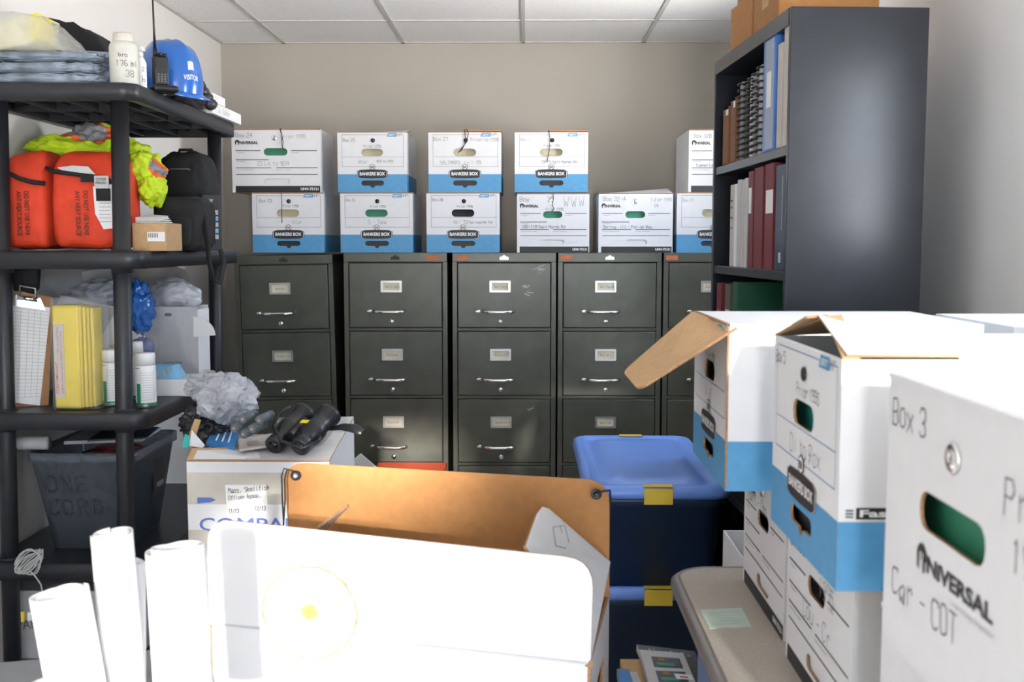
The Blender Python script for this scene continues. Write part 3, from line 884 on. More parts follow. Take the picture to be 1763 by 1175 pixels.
mat('folder_brown', (.20, .09, .04), .8); mat('binder_blue', (.06, .20, .58), .35); mat('binder_face', (.30, .36, .48), .35)
mat('maroon', (.15, .015, .02), .5); mat('navy_book', (.02, .035, .065), .35); mat('grey_book', (.30, .31, .33), .6); mat('light_book', (.52, .52, .53), .6)
mat('cream_book', (.55, .50, .46), .7); mat('green_book', (.01, .09, .05), .5); mat('olive_book', (.10, .10, .07), .6)
GB1, GB2 = 'upright documents on the top bookcase shelf', 'binders on the middle bookcase shelf'
z = ZS[1]
# from the near panel going away
bk_item('ring_binder', .022, .035, .285, .26, z, 'cream_book', 'tall cream box file at the near end of the top shelf', 'binder', GB1, b_binder)
bk_item('ring_binder', .066, .038, .255, .25, z, 'cream_book', 'cream binder with dark photo patch beside the blue binder', 'binder', GB1, b_binder, tilt=0)
r = bk_item('ring_binder', .120, .10, .285, .27, z, 'binder_blue', 'large blue ring binder with a white spine card, tallest on the top shelf', 'binder', GB1, b_binder)
mb = MB(); mb.box((-.002, .012, .004), (-.0004, .088, .281), 'binder_face'); mb.box((-.003, .035, .11), (-.002, .07, .20), 'paper'); part_label(mb.build('spine_card', r), 'pale card sleeve on the spine')
bk_item('comb_bound_report', .245, .030, .235, .23, z, 'light_book', 'pale grey report with a thick black comb spine next to the blue binder', 'report', GB1, b_comb)
bk_item('comb_bound_report', .292, .026, .225, .23, z, 'grey_book', 'darker grey comb-bound report between two pale ones', 'report', GB1, b_comb)
bk_item('comb_bound_report', .334, .020, .22, .22, z, 'paper', 'thin white report with black comb spine', 'report', GB1, b_comb)
bk_item('comb_bound_report', .372, .034, .215, .22, z, 'olive_book', 'grey-green comb-bound report leaning mid shelf', 'report', GB1, b_comb)
bk_item('comb_bound_report', .422, .032, .22, .22, z, 'grey_book', 'grey coil-bound report beside the brown folders', 'report', GB1, b_comb)
bk_item('expanding_folder', .478, .05, .185, .24, z, 'folder_brown', 'brown card folder standing next to the grey coil-bound report', 'folder', GB1, b_folder)
bk_item('expanding_folder', .550, .06, .17, .24, z, 'folder_brown', 'brown card folder with white papers at the far end of the top shelf', 'folder', GB1, b_folder)
z = ZS[2]
r = bk_item('ring_binder', .026, .075, .262, .25, z, 'navy_book', 'dark navy thick book at the near end of the middle shelf', 'binder', GB2, b_book)
mb = MB(); mb.box((-.0012, .018, .10), (-.0002, .024, .235), 'grey_book'); mb.box((-.0012, .028, .02), (-.0002, .044, .045), 'light_book'); mb.build('spine_print', r)
r = bk_item('ring_binder', .118, .068, .272, .27, z, 'maroon', 'maroon binder with a large white spine label below the blue binder', 'binder', GB2, b_binder); spine_label(r, .068, .145, .205, 'paper', .0, .9)
r = bk_item('ring_binder', .204, .075, .270, .27, z, 'maroon', 'wide plain maroon binder second from the near end of the maroon pair', 'binder', GB2, b_binder)
r = bk_item('ring_binder', .288, .045, .265, .27, z, 'maroon', 'narrow maroon binder with small white label next to the pale booklets', 'binder', GB2, b_binder); spine_label(r, .045, .15, .22, 'paper', .35, .95)
for k, (th, hh, m, lb) in enumerate([(.028, .25, 'light_book', 'pale grey booklet beside the maroon binders'), (.024, .245, 'cream_book', 'cream booklet, second of the pale row'), (.028, .25, 'light_book', 'off-white booklet in the middle of the pale row'), (.024, .24, 'paper', 'white booklet near the far end of the pale row'), (.034, .24, 'cream_book', 'cream booklet with red and green spine marks at the far end')]):
    y = .345 + sum([.036, .032, .036, .032, .04][:k])
    r = bk_item('booklet', y, th, hh, .22, z, m, lb, 'booklet', 'pale booklets on the middle shelf', b_book)
    if k == 4:
        mb = MB()
        for zz, mm in ((.17, 'folder_green'), (.14, 'maroon'), (.19, 'maroon'), (.11, 'print_grey')): mb.box((-.001, .006, zz), (-.0002, .028, zz+.006), mm)
        mb.build('spine_print', r)
z = ZS[3]
r = bk_item('ring_binder', .60, .05, .26, .25, z, 'maroon', 'maroon binder with pink label at the far end of the lower shelf', 'binder', None, b_binder)
mat('pink_label', (.55, .12, .13), .6); spine_label(r, .05, .10, .18, 'pink_label', .3, .9)
r = bk_item('ring_binder', .50, .055, .26, .25, z, 'olive_book', 'dark grey binder with a cream label on the lower shelf', 'binder', None, b_binder); spine_label(r, .055, .15, .185, 'cream_book')
bk_item('ring_binder', .42, .05, .27, .25, z, 'green_book', 'dark green binder on the lower shelf', 'binder', None, b_binder)
mb = MB()
for k in range(8):
    mb.box((.02+.004*(k % 3), .05+.003*k, k*.022), (.27, .36-.004*(k % 4), k*.022+.020), ['cream_book', 'light_book', 'paper', 'grey_book'][k % 4], .002)
o = tag(mb.build('paper_stack'), 'untidy stack of papers and magazines on the lower bookcase shelf', 'papers', None, bkM @ Vector((0, 0, z+.0005)), math.radians(3.0))
# cartons on top of the bookcase
def taped_carton(loc, rz, W, D, H, label, tape=True):
    r = thing('cardboard_box', label, 'cardboard box', loc, rz, 'cardboard boxes on top of the bookcase')
    mb = MB(); mb.box((-W/2, -D/2, 0), (W/2, D/2, H), 'kraft_warm', .004); mb.build('body', r)
    if tape:
        mb = MB(); mb.box((-W/2-.001, -.03, H*.25), (-W/2, .03, H), 'kraft'); mb.box((-W/2-.001, -.03, H), (W/2, .03, H+.001), 'kraft')
        mb.build('tape', r)
    return r
def onbk(y, x=.15): return bkM @ Vector((x, y, BH+.0006))
taped_carton(onbk(.30), math.radians(3.0), .26, .25, .24, 'tan taped cardboard box on top of the bookcase, nearest the camera')
taped_carton(onbk(.55), math.radians(6), .27, .20, .13, 'reddish-brown cardboard box at the far end of the bookcase top, lower one', False)
r = taped_carton(onbk(.56) + Vector((0, 0, .1345)), math.radians(-3), .25, .19, .17, 'brown cardboard box stacked on another at the far end of the bookcase top', False)

# ------------------------------------------------------------------ big open white carton in the foreground
BC = thing('open_carton', 'large open white carton with coffee-ring stain on its raised front flap, centre foreground', 'cardboard box', (0, 0, 0))
FLb, FRb = P(361, 1073, 1.70), P(1017, 1143, 1.58)
FLt, FRt = P(356, 893, 1.705), P(1022, 964, 1.585)
BLt, BRt = P(488, 796, 2.03), P(1049, 828, 1.91)
up = Vector((0, 0, 1))
BLb, BRb = Vector((BLt.x+.015, BLt.y-.02, FLb.z)), Vector((BRt.x, BRt.y-.02, FRb.z))


def sheet(mb, pts, th, m, medge, mback, nhint):
    n = (pts[1]-pts[0]).cross(pts[2]-pts[0]).normalized()
    if n.dot(nhint) < 0: n = -n
    mb.slab([tuple(p) for p in pts], n*(-th), m, medge, mback)
    return n


def flap_poly(b0, b1, t1, t0, r=.12, n=5):
    out = [b0, b1]
    for (a, b, c) in ((b1, t1, t0), (t1, t0, b0)):
        rr = .045
        s = b + (a-b).normalized()*rr; e = b + (c-b).normalized()*rr
        for k in range(n+1):
            t = k/n; out.append(s*(1-t)**2 + b*2*t*(1-t) + e*t*t)
    return out


def stain_mat():
    m = bpy.data.materials.new('stained_white_card'); m.use_nodes = True
    n = m.node_tree.nodes; l = m.node_tree.links; b = n['Principled BSDF']; b.inputs['Roughness'].default_value = .55
    tc = n.new('ShaderNodeTexCoord')
    cpos = P(533, 1054, 1.67)
    nz = n.new('ShaderNodeTexNoise'); nz.inputs['Scale'].default_value = 60; nz.inputs['Detail'].default_value = 3
    l.new(tc.outputs['Object'], nz.inputs['Vector'])
    sub = n.new('ShaderNodeVectorMath'); sub.operation = 'SUBTRACT'; sub.inputs[1].default_value = (cpos.x, cpos.y, cpos.z)
    l.new(tc.outputs['Object'], sub.inputs[0])
    mul = n.new('ShaderNodeVectorMath'); mul.operation = 'MULTIPLY'; mul.inputs[1].default_value = (1, 0, 1.05)
    l.new(sub.outputs[0], mul.inputs[0])
    ln = n.new('ShaderNodeVectorMath'); ln.operation = 'LENGTH'; l.new(mul.outputs[0], ln.inputs[0])
    a1 = n.new('ShaderNodeMath'); a1.operation = 'MULTIPLY_ADD'; a1.inputs[1].default_value = .010; a1.inputs[2].default_value = -.005
    l.new(nz.outputs['Fac'], a1.inputs[0])
    ad = n.new('ShaderNodeMath'); ad.operation = 'ADD'; l.new(ln.outputs['Value'], ad.inputs[0]); l.new(a1.outputs[0], ad.inputs[1])
    mr = n.new('ShaderNodeMapRange'); mr.inputs[1].default_value = 0; mr.inputs[2].default_value = .1; l.new(ad.outputs[0], mr.inputs[0])
    rp = n.new('ShaderNodeValToRGB'); cr = rp.color_ramp
    white = (.74, .74, .755, 1)
    cr.elements[0].position = 0; cr.elements[0].color = (.47, .25, .03, 1)
    cr.elements[1].position = 1; cr.elements[1].color = white
    for pos, c in ((.13, (.54, .36, .09, 1)), (.22, white), (.765, white), (.785, (.27, .125, .03, 1)), (.80, (.42, .24, .08, 1)), (.82, white)):
        e = cr.elements.new(pos); e.color = c
    l.new(mr.outputs[0], rp.inputs['Fac']); l.new(rp.outputs['Color'], b.inputs['Base Color'])
    return m


MATS['stained_white_card'] = stain_mat()
FD = Vector((-.2, -1, 0))
mb = MB(); sheet(mb, flap_poly(FLb, FRb, FRt, FLt), .005, 'stained_white_card', 'kraft_edge', 'kraft_warm', FD); mb.build('front_flap', BC)
mb = MB(); sheet(mb, flap_poly(BLb, BRb, BRt, BLt), .005, 'kraft_warm', 'kraft_edge', 'white_card', FD); part_label(mb.build('rear_flap', BC), 'tan inner face of the rear flap')
# body panels down to the floor
def down(p, z=0.0): return Vector((p.x, p.y, z))
mb = MB()
sheet(mb, [down(FLb), down(FRb), FRb, FLb], .005, 'stained_white_card', 'kraft_edge', 'kraft_warm', FD)
sheet(mb, [down(BLb), down(BRb), BRb, BLb], .005, 'white_card', 'kraft_edge', 'kraft_warm', -FD)
sheet(mb, [down(FLb), down(BLb), BLb, FLb], .005, 'white_card', 'kraft_edge', 'kraft_warm', Vector((-1, 0, 0)))
mb.slab([tuple(down(p, .004)) for p in (FLb, FRb, BRb, BLb)], (0, 0, .004), 'kraft_warm')
mb.build('body', BC)
# right wall with slot
mb = MB()
def onside(t, z): q = FRb.lerp(BRb, t); return Vector((q.x, q.y, z))
zt = FRb.z
L_ = (BRb-FRb); L_.z = 0; W_ = L_.length
ang = math.atan2(L_.y, L_.x)
mb.M = Matrix.Translation((FRb.x, FRb.y, 0)) @ Matrix.Rotation(ang, 4, 'Z')
mb.panel([(0, 0), (W_, 0), (W_, zt), (0, zt)], [pill(W_*.3, W_*.7, zt-.11, zt-.07)], -.0, .005, 'white_card', 'kraft_edge', 'kraft_warm')
mb.build('side_panel', BC)
# side flaps: right one standing up and slanting, left one folded inward
mb = MB()
rb0, rb1 = FRb + Vector((0, 0, .001)), BRb.copy()
t1 = P(934, 873, 1.80); t0 = P(905, 940, 1.62)
sheet(mb, [rb0, P(1051, 968, 1.88), P(945, 876, 1.83), t1, P(925, 885, 1.76), t0], .005, 'white_card', 'kraft_edge', 'white_card', Vector((.3, -1, .3)))
part_label(mb.build('right_flap', BC), 'white right flap with small fold diagram')
mb = MB()
l0 = FLb.lerp(BLb, .3); l1 = FLb.lerp(BLb, .98); l0.z += .002
sheet(mb, [l0, l1, P(597, 869, 1.98), P(585, 878, 1.96), P(546, 906, 1.88)], .005, 'white_card', 'kraft_edge', 'white_card', Vector((-1, 0, .3)))
mb.build('left_flap', BC)
mb = MB(); cv = FD.normalized()*.0012
mb.tube([FLb + cv, FLb.lerp(FRb, .5) + cv, FRb + cv], .0016, 'white_card', 8)
mb.build('crease', BC)
mb = MB(); a_ = FRb + FD.normalized()*.003
mb.slab([tuple(a_ + Vector((-.008, 0, -.004))), tuple(a_ + Vector((.004, 0, -.006))), tuple(a_ + Vector((.003, 0, .008)))], (0, .004, 0), 'kraft_edge')
mb.slab([(FLb.x-.001, FLb.y-.006, FLb.z-.075), (FLb.x+.004, FLb.y-.006, FLb.z-.075), (FLb.x+.004, FLb.y-.006, FLb.z-.004), (FLb.x-.001, FLb.y-.006, FLb.z-.004)], (0, .004, 0), 'kraft_edge')
part_label(mb.build('torn_corner', BC), 'brown torn corners at the flap fold')
# printed fold diagram
mb = MB()
def dg(px, py): return P(px, py, 1.70)
for a, b in (((952, 908), (957, 940)), ((957, 940), (975, 945)), ((952, 908), (972, 905)), ((972, 905), (980, 935)), ((964, 905), (968, 918))):
    mb.tube([P(a[0], a[1], 1.72), P(b[0], b[1], 1.72)], .0007, 'print_grey', 4)
mb.build('fold_diagram', BC)
# grommets and string
for (px, py, Y, m, lab) in ((511, 817, 2.02, 'metal_dull', 'grommet with a metal eye'), (1026, 849, 1.905, 'button_black', 'black button')):
    c_ = P(px, py, Y) + Vector((0, -.008, 0)); mb = MB(); mb.M = Matrix.Translation(c_) @ Matrix.Rotation(PI/2, 4, 'X')
    mb.lathe([(.0085, 0), (.0085, .003), (.006, .004), (.005, .002), (0, .002)], 'button_black', 16, mats=['button_black', 'button_black', 'button_black', m, m])
    mb.tube([(.0085*math.cos(a), .0085*math.sin(a), .003) for a in [2*PI*k/12 for k in range(12)]], .0018, 'string_black', 6, closed=True)
    part_label(mb.build('grommet', BC), lab)
mb = MB()
mb.tube([P(505, 812, 1.995), P(489, 807, 1.995), P(485, 820, 1.99), P(486, 860, 1.985), P(488, 895, 1.98), P(488, 905, 1.98), P(491, 860, 1.983), P(490, 825, 1.99), P(494, 810, 1.995)], .0016, 'string_black', 6)
mb.build('string', BC)
mb = MB()
mb.tube([P(1030, 849, 1.885), P(1040, 846, 1.885), P(1050, 845, 1.885), P(1051, 860, 1.93), P(1049, 900, 1.95)], .0022, 'string_black', 6)
mb.build('string', BC)

# ------------------------------------------------------------------ plastic rack on the left
mat('orange_cloth', (.66, .05, .014), .75, var=.12, scale=25, bump=.25, bscale=30)
mat('black_cloth', (.010, .010, .012), .8, var=.2, bump=.2, bscale=40)
mat('hi_vis', (.52, .70, .014), .7, var=.1, bump=.2, bscale=60)
mat('hi_vis_orange', (.80, .10, .02), .6)
mat('reflective', (.22, .22, .23), .4)
mat('bottle_plastic', (.62, .62, .56), .45); mat('bottle_cap', (.62, .58, .50), .5)
mat('hat_blue', (.02, .14, .52), .22, var=.03, coat=.4)
mat('radio_black', (.008, .008, .009), .4)
mat('gown_blue', (.26, .31, .37), .35, var=.35, scale=18, bump=.5, bscale=25)
mat('pad_yellow', (.75, .58, .02), .5, var=.08, scale=20)
mat('pad_yellow_deep', (.66, .48, .01), .5)
mat('red_print', (.55, .06, .03), .6)
mat('clip_brown', (.30, .15, .06), .7)
mat('can_green', (.01, .25, .12), .4)
mat('plastic_blue', (.02, .14, .50), .15, alpha=.85)
mat('plastic_violet', (.12, .14, .36), .2, alpha=.8)
mat('light_blue', (.22, .50, .75), .5); mat('pale_yellow', (.70, .66, .38), .6); mat('bright_yellow', (.72, .62, .02), .5)
mat('grey_white', (.50, .50, .51), .6); mat('bag_grey', (.55, .56, .60), .3, alpha=.72, bump=.8, bscale=20, scale=14, var=.4)
mat('bag_dark', (.03, .03, .035), .3, alpha=.85, bump=.6, bscale=20)
mat('tote_mark', (.035, .04, .05), .6); mat('dark_shape', (.02, .022, .03), .5); mat('cable_red', (.18, .02, .02), .5); mat('cable_grey', (.45, .45, .44), .6)
mat('tape_brown', (.56, .52, .46), .25, var=.1, scale=10)
mat('packet_blue', (.04, .22, .55), .5); mat('cell_end', (.20, .20, .21), .35, .5); mat('cell_body', (.10, .12, .14), .25)
mat('rubber_black', (.012, .013, .015), .35); mat('lens', (.004, .004, .006), .05)
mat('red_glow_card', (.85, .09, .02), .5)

RX0, RX1, RY0, RY1 = -1.545, -1.066, 2.93, 3.96
SH = [1.80, 1.34, .888, .455, .06]
PXs = (-1.475, -1.136); PYs = (2.985, 3.885)
RK = thing('plastic_shelving', 'black plastic five-tier shelving unit loaded with gear on the left', 'shelving', (0, 0, 0))


def lean(x, z): return x + (z - 1.35) * .018


for i, z in enumerate(SH):
    mb = MB(); ol = rrect(RX0, RX1, RY0, RY1, .045, 5)
    il = rrect(RX0+.022, RX1-.022, RY0+.022, RY1-.022, .03, 5)
    # rim, skin and ribs beneath
    n = len(ol)
    for (za, zb, A, B) in ((z-.048, z-.006, ol, ol),):
        a = [mb.v((x, y, z-.048)) for x, y in ol]; b = [mb.v((x, y, z-.006)) for x, y in ol]
        c = [mb.v((x, y, z)) for x, y in rrect(RX0+.005, RX1-.005, RY0+.005, RY1-.005, .042, 5)]
        d = [mb.v((x, y, z-.048)) for x, y in il]; e = [mb.v((x, y, z-.012)) for x, y in il]
        for k in range(n):
            j = (k+1) % n
            mb.f([a[k], a[j], b[j], b[k]], 'rack_plastic', True); mb.f([b[k], b[j], c[j], c[k]], 'rack_plastic', True)
            mb.f([a[j], a[k], d[k], d[j]], 'rack_plastic'); mb.f([d[k], e[k], e[j], d[j]], 'rack_plastic')
        mb.f(c, 'rack_plastic'); mb.f(e[::-1], 'rack_plastic')
    k = 1
    while RX0 + .022 + k*.042 < RX1 - .03:
        x = RX0 + .022 + k*.042; mb.box((x-.002, RY0+.02, z-(.046 if k % 3 == 0 else .030)), (x+.002, RY1-.02, z-.0125), 'rack_plastic'); k += 1
    k = 1
    while RY0 + .022 + k*.06 < RY1 - .03:
        y = RY0 + .022 + k*.06; mb.box((RX0+.02, y-.002, z-(.046 if k % 4 == 0 else .028)), (RX1-.02, y+.002, z-.0125), 'rack_plastic'); k += 1
    mb.build('shelf', RK)
for x in PXs:
    for y in PYs:
        mb = MB()
        zs = [0, .02] + sum([[z-.052, z+.012] for z in SH[::-1][1:-1]], []) + [SH[0]-.045]
        mb.tube([(lean(x, 0), y, 0), (lean(x, SH[0]-.04), y, SH[0]-.04)], .0245, 'rack_plastic', 18)
        for z in SH[1:-1]:
            mb.tube([(lean(x, z), y, z-.06), (lean(x, z), y, z+.006)], .0285, 'rack_plastic', 18)
        mb.build('post', RK)


def rbox(name, cx, cy, z, W, D, H, m, label, cat, rz=0, group=None, bev=.002, extra=None):
    mb = MB(); mb.box((-W/2, -D/2, 0), (W/2, D/2, H), m, bev)
    if extra: extra(mb, W, D, H)
    return tag(mb.build(name), label, cat, group, (cx, cy, z), rz)


def outline(name, pts, Y, th, m, label, cat, group=None, medge=None, bev=0.006):
    """object with the silhouette pts (pixels) at depth Y, real thickness th"""
    mb = MB(); q = [P(a, b, Y) for a, b in pts]
    a = [mb.v(p) for p in q]; b = [mb.v(p + Vector((0, th, 0))) for p in q]
    mb.f(a, m); mb.f(b[::-1], m)
    n = len(a); es = []
    for i in range(n): mb.f([a[i], b[i], b[(i+1) % n], a[(i+1) % n]], medge or m)
    if bev:
        ed = [e for e in mb.bm.edges if len(e.link_faces) == 2 and abs((e.verts[0].co-e.verts[1].co).y) < 1e-5]
        r = bmesh.ops.bevel(mb.bm, geom=ed, offset=bev, segments=3, profile=.5, affect='EDGES')
        for f in r['faces']: f.smooth = True
    o = mb.build(name)
    return tag(o, label, cat, group)


e = .0006
# ---- top shelf
z0 = SH[0] + e
for k, (xc, hh, wd, dd, lb) in enumerate([(-1.355, .022, .175, .20, 'folded blue-grey plastic wrapped sheet at the bottom of the stack on the top shelf'), (-1.36, .020, .168, .19, 'folded blue-grey plastic wrapped sheet in the middle of the stack on the top shelf'), (-1.345, .018, .165, .19, 'folded pale blue-grey sheet topmost of the stack under the clear bag')]):
    mb = MB(); blob(mb, (0, 0, 0), (wd, .125, hh/1.45), 'gown_blue', seed=k+3, amp=.17, freq=6, sub=5, power=.42)
    zz = z0 + .0165 + k*.031
    tag(mb.build('folded_sheet'), lb, 'folded sheet', 'folded wrapped sheets on the top shelf', (xc, 3.09, zz))
bagr = thing('clear_bag', 'clear plastic bag holding a pale yellow packet on top of the folded sheets', 'plastic bag', (-1.43, 3.09, z0+.106))
mb = MB(); mb.M = Matrix.Rotation(math.radians(-12), 4, 'Y')
mb.hexa([(-.10, -.09, 0), (.05, -.09, 0), (.05, .08, 0), (-.10, .08, 0), (-.10, -.08, .075), (.085, -.085, .08), (.085, .07, .08), (-.10, .07, .075)], 'pale_yellow')
mb.hexa([(.052, -.095, .0), (.085, -.095, .002), (.085, .0, .002), (.052, 0, 0), (.070, -.095, .07), (.092, -.095, .075), (.092, 0, .075), (.070, 0, .07)], 'bright_yellow')
mb.build('yellow_packet', bagr)
mb = MB()
q = [(-.115, -.10, -.008), (.16, -.11, -.012), (.17, .09, -.012), (-.115, .10, -.008), (-.10, -.09, .108), (.085, -.095, .084), (.08, .08, .082), (-.10, .08, .105)]
mb.hexa(q, 'milky_film')
bmesh.ops.subdivide_edges(mb.bm, edges=mb.bm.edges[:], cuts=6, use_grid_fill=True)
for v in mb.bm.verts: v.co += Vector((noise.noise(v.co*22), noise.noise(v.co*22+Vector((9, 0, 0))), noise.noise(v.co*25+Vector((0, 5, 0))))) * .010
mb.build('film', bagr, smooth=True)
outline('black_pouch', [(18, 36), (26, 26), (36, 21), (52, 20), (70, 27), (100, 33), (125, 44), (150, 50), (166, 60), (178, 78), (190, 112), (20, 112)], 3.42, .13, 'black_cloth', 'black fabric pouch lying behind the clear bag on the top shelf', 'pouch', bev=.012)
outline('blue_cloth', [(120, 112), (134, 86), (160, 88), (200, 90), (205, 132), (120, 132)], 3.37, .03, 'binder_face', 'pale blue cloth behind the big white bottle', 'cloth', bev=.008)
xb_ = XA(211, 3.0, 100)
bt = thing('plastic_bottle', 'large off-white plastic bottle with handwriting at the top shelf corner', 'bottle', (xb_, 3.01, z0))
mb = MB(); hb = ZA(72, 3.0, 211) - z0
mb.lathe([(.036, 0), (.039, .004), (.039, hb-.014), (.035, hb-.004), (.027, hb)], 'bottle_plastic', 28)
mb.build('bottle_body', bt)
mb = MB(); mb.lathe([(.027, hb), (.028, hb+.002), (.028, hb+.020), (.026, hb+.024), (0, hb+.024)], 'bottle_cap', 28); mb.build('cap', bt)


def wrap_text(root, name, items, R, m='marker'):
    """pen writing wrapped on a vertical cylinder of radius R; items: (string, angle offset m, z, h)"""
    mb = MB()
    for (s, u, z, h) in items: mb.pen(s, u, z, h, 0, m, r=.0013)
    for v in mb.bm.verts:
        a = v.co.x / R - PI/2; v.co = Vector(((R+.0006)*math.cos(a), (R+.0006)*math.sin(a), v.co.z))
    mb.build(name, root)


wrap_text(bt, 'handwriting', [('bro', .000, .075, .011), ('176 ml', -.008, .050, .015), ('38', .018, .022, .017)], .039)
bt2 = thing('plastic_bottle', 'small white squeeze bottle with marker letters between the big bottle and the hard hat', 'bottle', (XA(241, 3.08, 120), 3.08, z0))
mb = MB(); mb.lathe([(.016, 0), (.018, .003), (.018, .075), (.012, .088), (.009, .092)], 'paper', 22); mb.build('bottle_body', bt2)
mb = MB(); mb.lathe([(.010, .092), (.010, .104), (.004, .108), (.003, .118), (0, .118)], 'paper', 16); mb.box((-.002, -.012, .108), (.014, .008, .120), 'paper', .002); mb.build('nozzle', bt2)
wrap_text(bt2, 'handwriting', [('2', .012, .05, .012), ('b', .012, .02, .016)], .018)
# hard hat
HX, HY = XA(287, 3.34, 120), 3.34
hat = thing('hard_hat', 'glossy blue visitor hard hat on the top shelf', 'hard hat', (HX, HY, z0+.032), math.radians(28))
hat.rotation_euler = (math.radians(9), math.radians(2), math.radians(52))


def hat_pt(a, t, off=0):        # a around, t 0 rim .. 1 crown; local -y is the front
    r = math.cos(t*PI/2)**.75; zz = math.sin(t*PI/2)
    x = (.098+off) * r * math.cos(a); y = (.125+off) * r * math.sin(a)
    ridge = (max(0, 1 - abs(x)/.018) * .006 + max(0, 1 - abs(abs(x)-.045)/.012) * .004) * min(1, t*2.5)
    return Vector((x, y, .155*zz + off*zz + ridge))


mb = MB(); NA, NT = 48, 16; rows = []
for i in range(NT):
    t = i/(NT) ; row = []
    for k in range(NA):
        a = 2*PI*k/NA; p = hat_pt(a, t)
        row.append(mb.v(p))
    rows.append(row)
top = mb.v((0, 0, .158))
for i in range(NT-1):
    for k in range(NA): mb.f([rows[i][k], rows[i][(k+1) % NA], rows[i+1][(k+1) % NA], rows[i+1][k]], 'hat_blue', True)
for k in range(NA): mb.f([rows[-1][k], rows[-1][(k+1) % NA], top], 'hat_blue', True)
mb.build('shell', hat)
mb = MB(); r0 = []; r1 = []; r2 = []
for k in range(NA):
    a = 2*PI*k/NA; p = hat_pt(a, 0); fr = max(0, -math.sin(a))
    ex = .008 + .042*fr**3
    d = Vector((math.cos(a), math.sin(a), 0))
    r0.append(mb.v(p + Vector((0, 0, .004)))); r1.append(mb.v(p + d*ex + Vector((0, 0, -.004 - .008*fr**3)))); r2.append(mb.v(p + Vector((0, 0, -.004))))
for k in range(NA):
    j = (k+1) % NA; mb.f([r0[k], r0[j], r1[j], r1[k]], 'hat_blue', True); mb.f([r1[k], r1[j], r2[j], r2[k]], 'hat_blue', True)
mb.build('brim', hat)


def on_hat(mb, a0, t0):
    for v in mb.bm.verts:
        a = a0 + v.co.x/.115; t = t0 + v.co.z/.19
        v.co = hat_pt(a, t, .0012 + (-v.co.y))


mb = MB(); mb.text('VISITOR', 0, 0, .012, 0, 'print_white', .02, width=.062, align='C'); on_hat(mb, -PI/2, .17); part_label(mb.build('lettering', hat), 'white VISITOR lettering')
mb = MB()
n4 = 5
for i in range(n4):
    for j in range(n4):
        u0, u1 = -.014+.026*i/n4, -.014+.026*(i+1)/n4; w0, w1 = .022*j/n4, .022*(j+1)/n4
        mb.decal([(u0, w0), (u1, w0), (u1, w1), (u0, w1)], 0, 'bottle_plastic')
on_hat(mb, -PI/2, .29); part_label(mb.build('sticker', hat), 'pale square sticker')
# radio in its charger
rx, ry = XA(276, 3.15, 130), 3.15
rad = thing('two_way_radio', 'black two-way radio with a long antenna standing in front of the hard hat', 'radio', (rx, ry, z0+.022), math.radians(35))
rad.scale = (.95, .95, .84)
mb = MB(); mb.box((-.022, -.015, 0), (.022, .015, .098), 'radio_black', .005)
mb.box((-.006, -.017, .098), (.004, .010, .112), 'radio_black', .003)
for k in range(5): mb.box((-.015, -.0165, .055+.007*k), (.015, -.0145, .058+.007*k), 'rubber_black')
mb.build('radio_body', rad)
mb = MB(); mb.tube([(-.014, 0, .096), (-.014, 0, .125)], .0065, 'radio_black', 12); mb.tube([(-.014, 0, .125), (-.0155, 0, .21), (-.018, 0, .42)], [.0045, .003, .0022], 'radio_black', 10); mb.build('antenna', rad)
mb = MB(); mb.lathe([(.0075, .098), (.0075, .110), (0, .110)], 'radio_black', 12, c=(.014, 0, 0)); mb.build('knob', rad)
mb = MB()
for i in range(3):
    for j in range(4): mb.box((-.013+.010*i, -.0168, .010+.008*j), (-.007+.010*i, -.015, .015+.008*j), 'print_grey')
mb.build('keypad', rad)
mb = MB(); mb.box((-.038, -.042, 0), (.038, .030, .021), 'radio_black', .009); tag(mb.build('radio_charger'), 'low black desk charger under the two-way radio', 'charger', None, (rx+.004, ry+.005, z0), math.radians(35))
mb = MB(); 
for k in range(4): blob(mb, (.012*k, 0, .025+.020*(3-k)), (.022, .03, .020), 'bag_dark', seed=k, amp=.15, sub=3)
tag(mb.build('work_glove'), 'dark grey knitted glove sticking out behind the hard hat', 'glove', None, (XA(343, 3.60, 150), 3.60, z0+.002))
mb = MB(); blob(mb, (0, 0, .022), (.075, .055, .028), 'black_cloth', seed=12, amp=.30, sub=4, flatz=-.022)
tag(mb.build('black_case'), 'flat black soft case beside the white boxes on the shelf edge', 'case', None, (-1.135, 3.53, z0))
def txt_side(mb, W, D, H, s, h, z, wd=None):
    mb.M = Matrix.Translation((W/2+.0008, 0, 0)) @ Matrix.Rotation(PI/2, 4, 'Z')
    mb.pen(s, -D*.35, z, h, 0, 'pencil', r=.0012); mb.M = Matrix.Identity(4)
rbox('white_box', -1.09, 3.80, z0, .07, .36, .038, 'paper', 'long flat white box hanging over the top shelf edge', 'box', extra=lambda mb, W, D, H: txt_side(mb, W, D, H, 'Tip & Bunker', .018, .010))
rbox('white_box', -1.085, 3.70, z0+.0388, .06, .15, .030, 'paper', 'short white box on top of the long flat white box', 'box', extra=lambda mb, W, D, H: txt_side(mb, W, D, H, '11 M', .012, .010))

# ---- second shelf
z0 = SH[1] + e


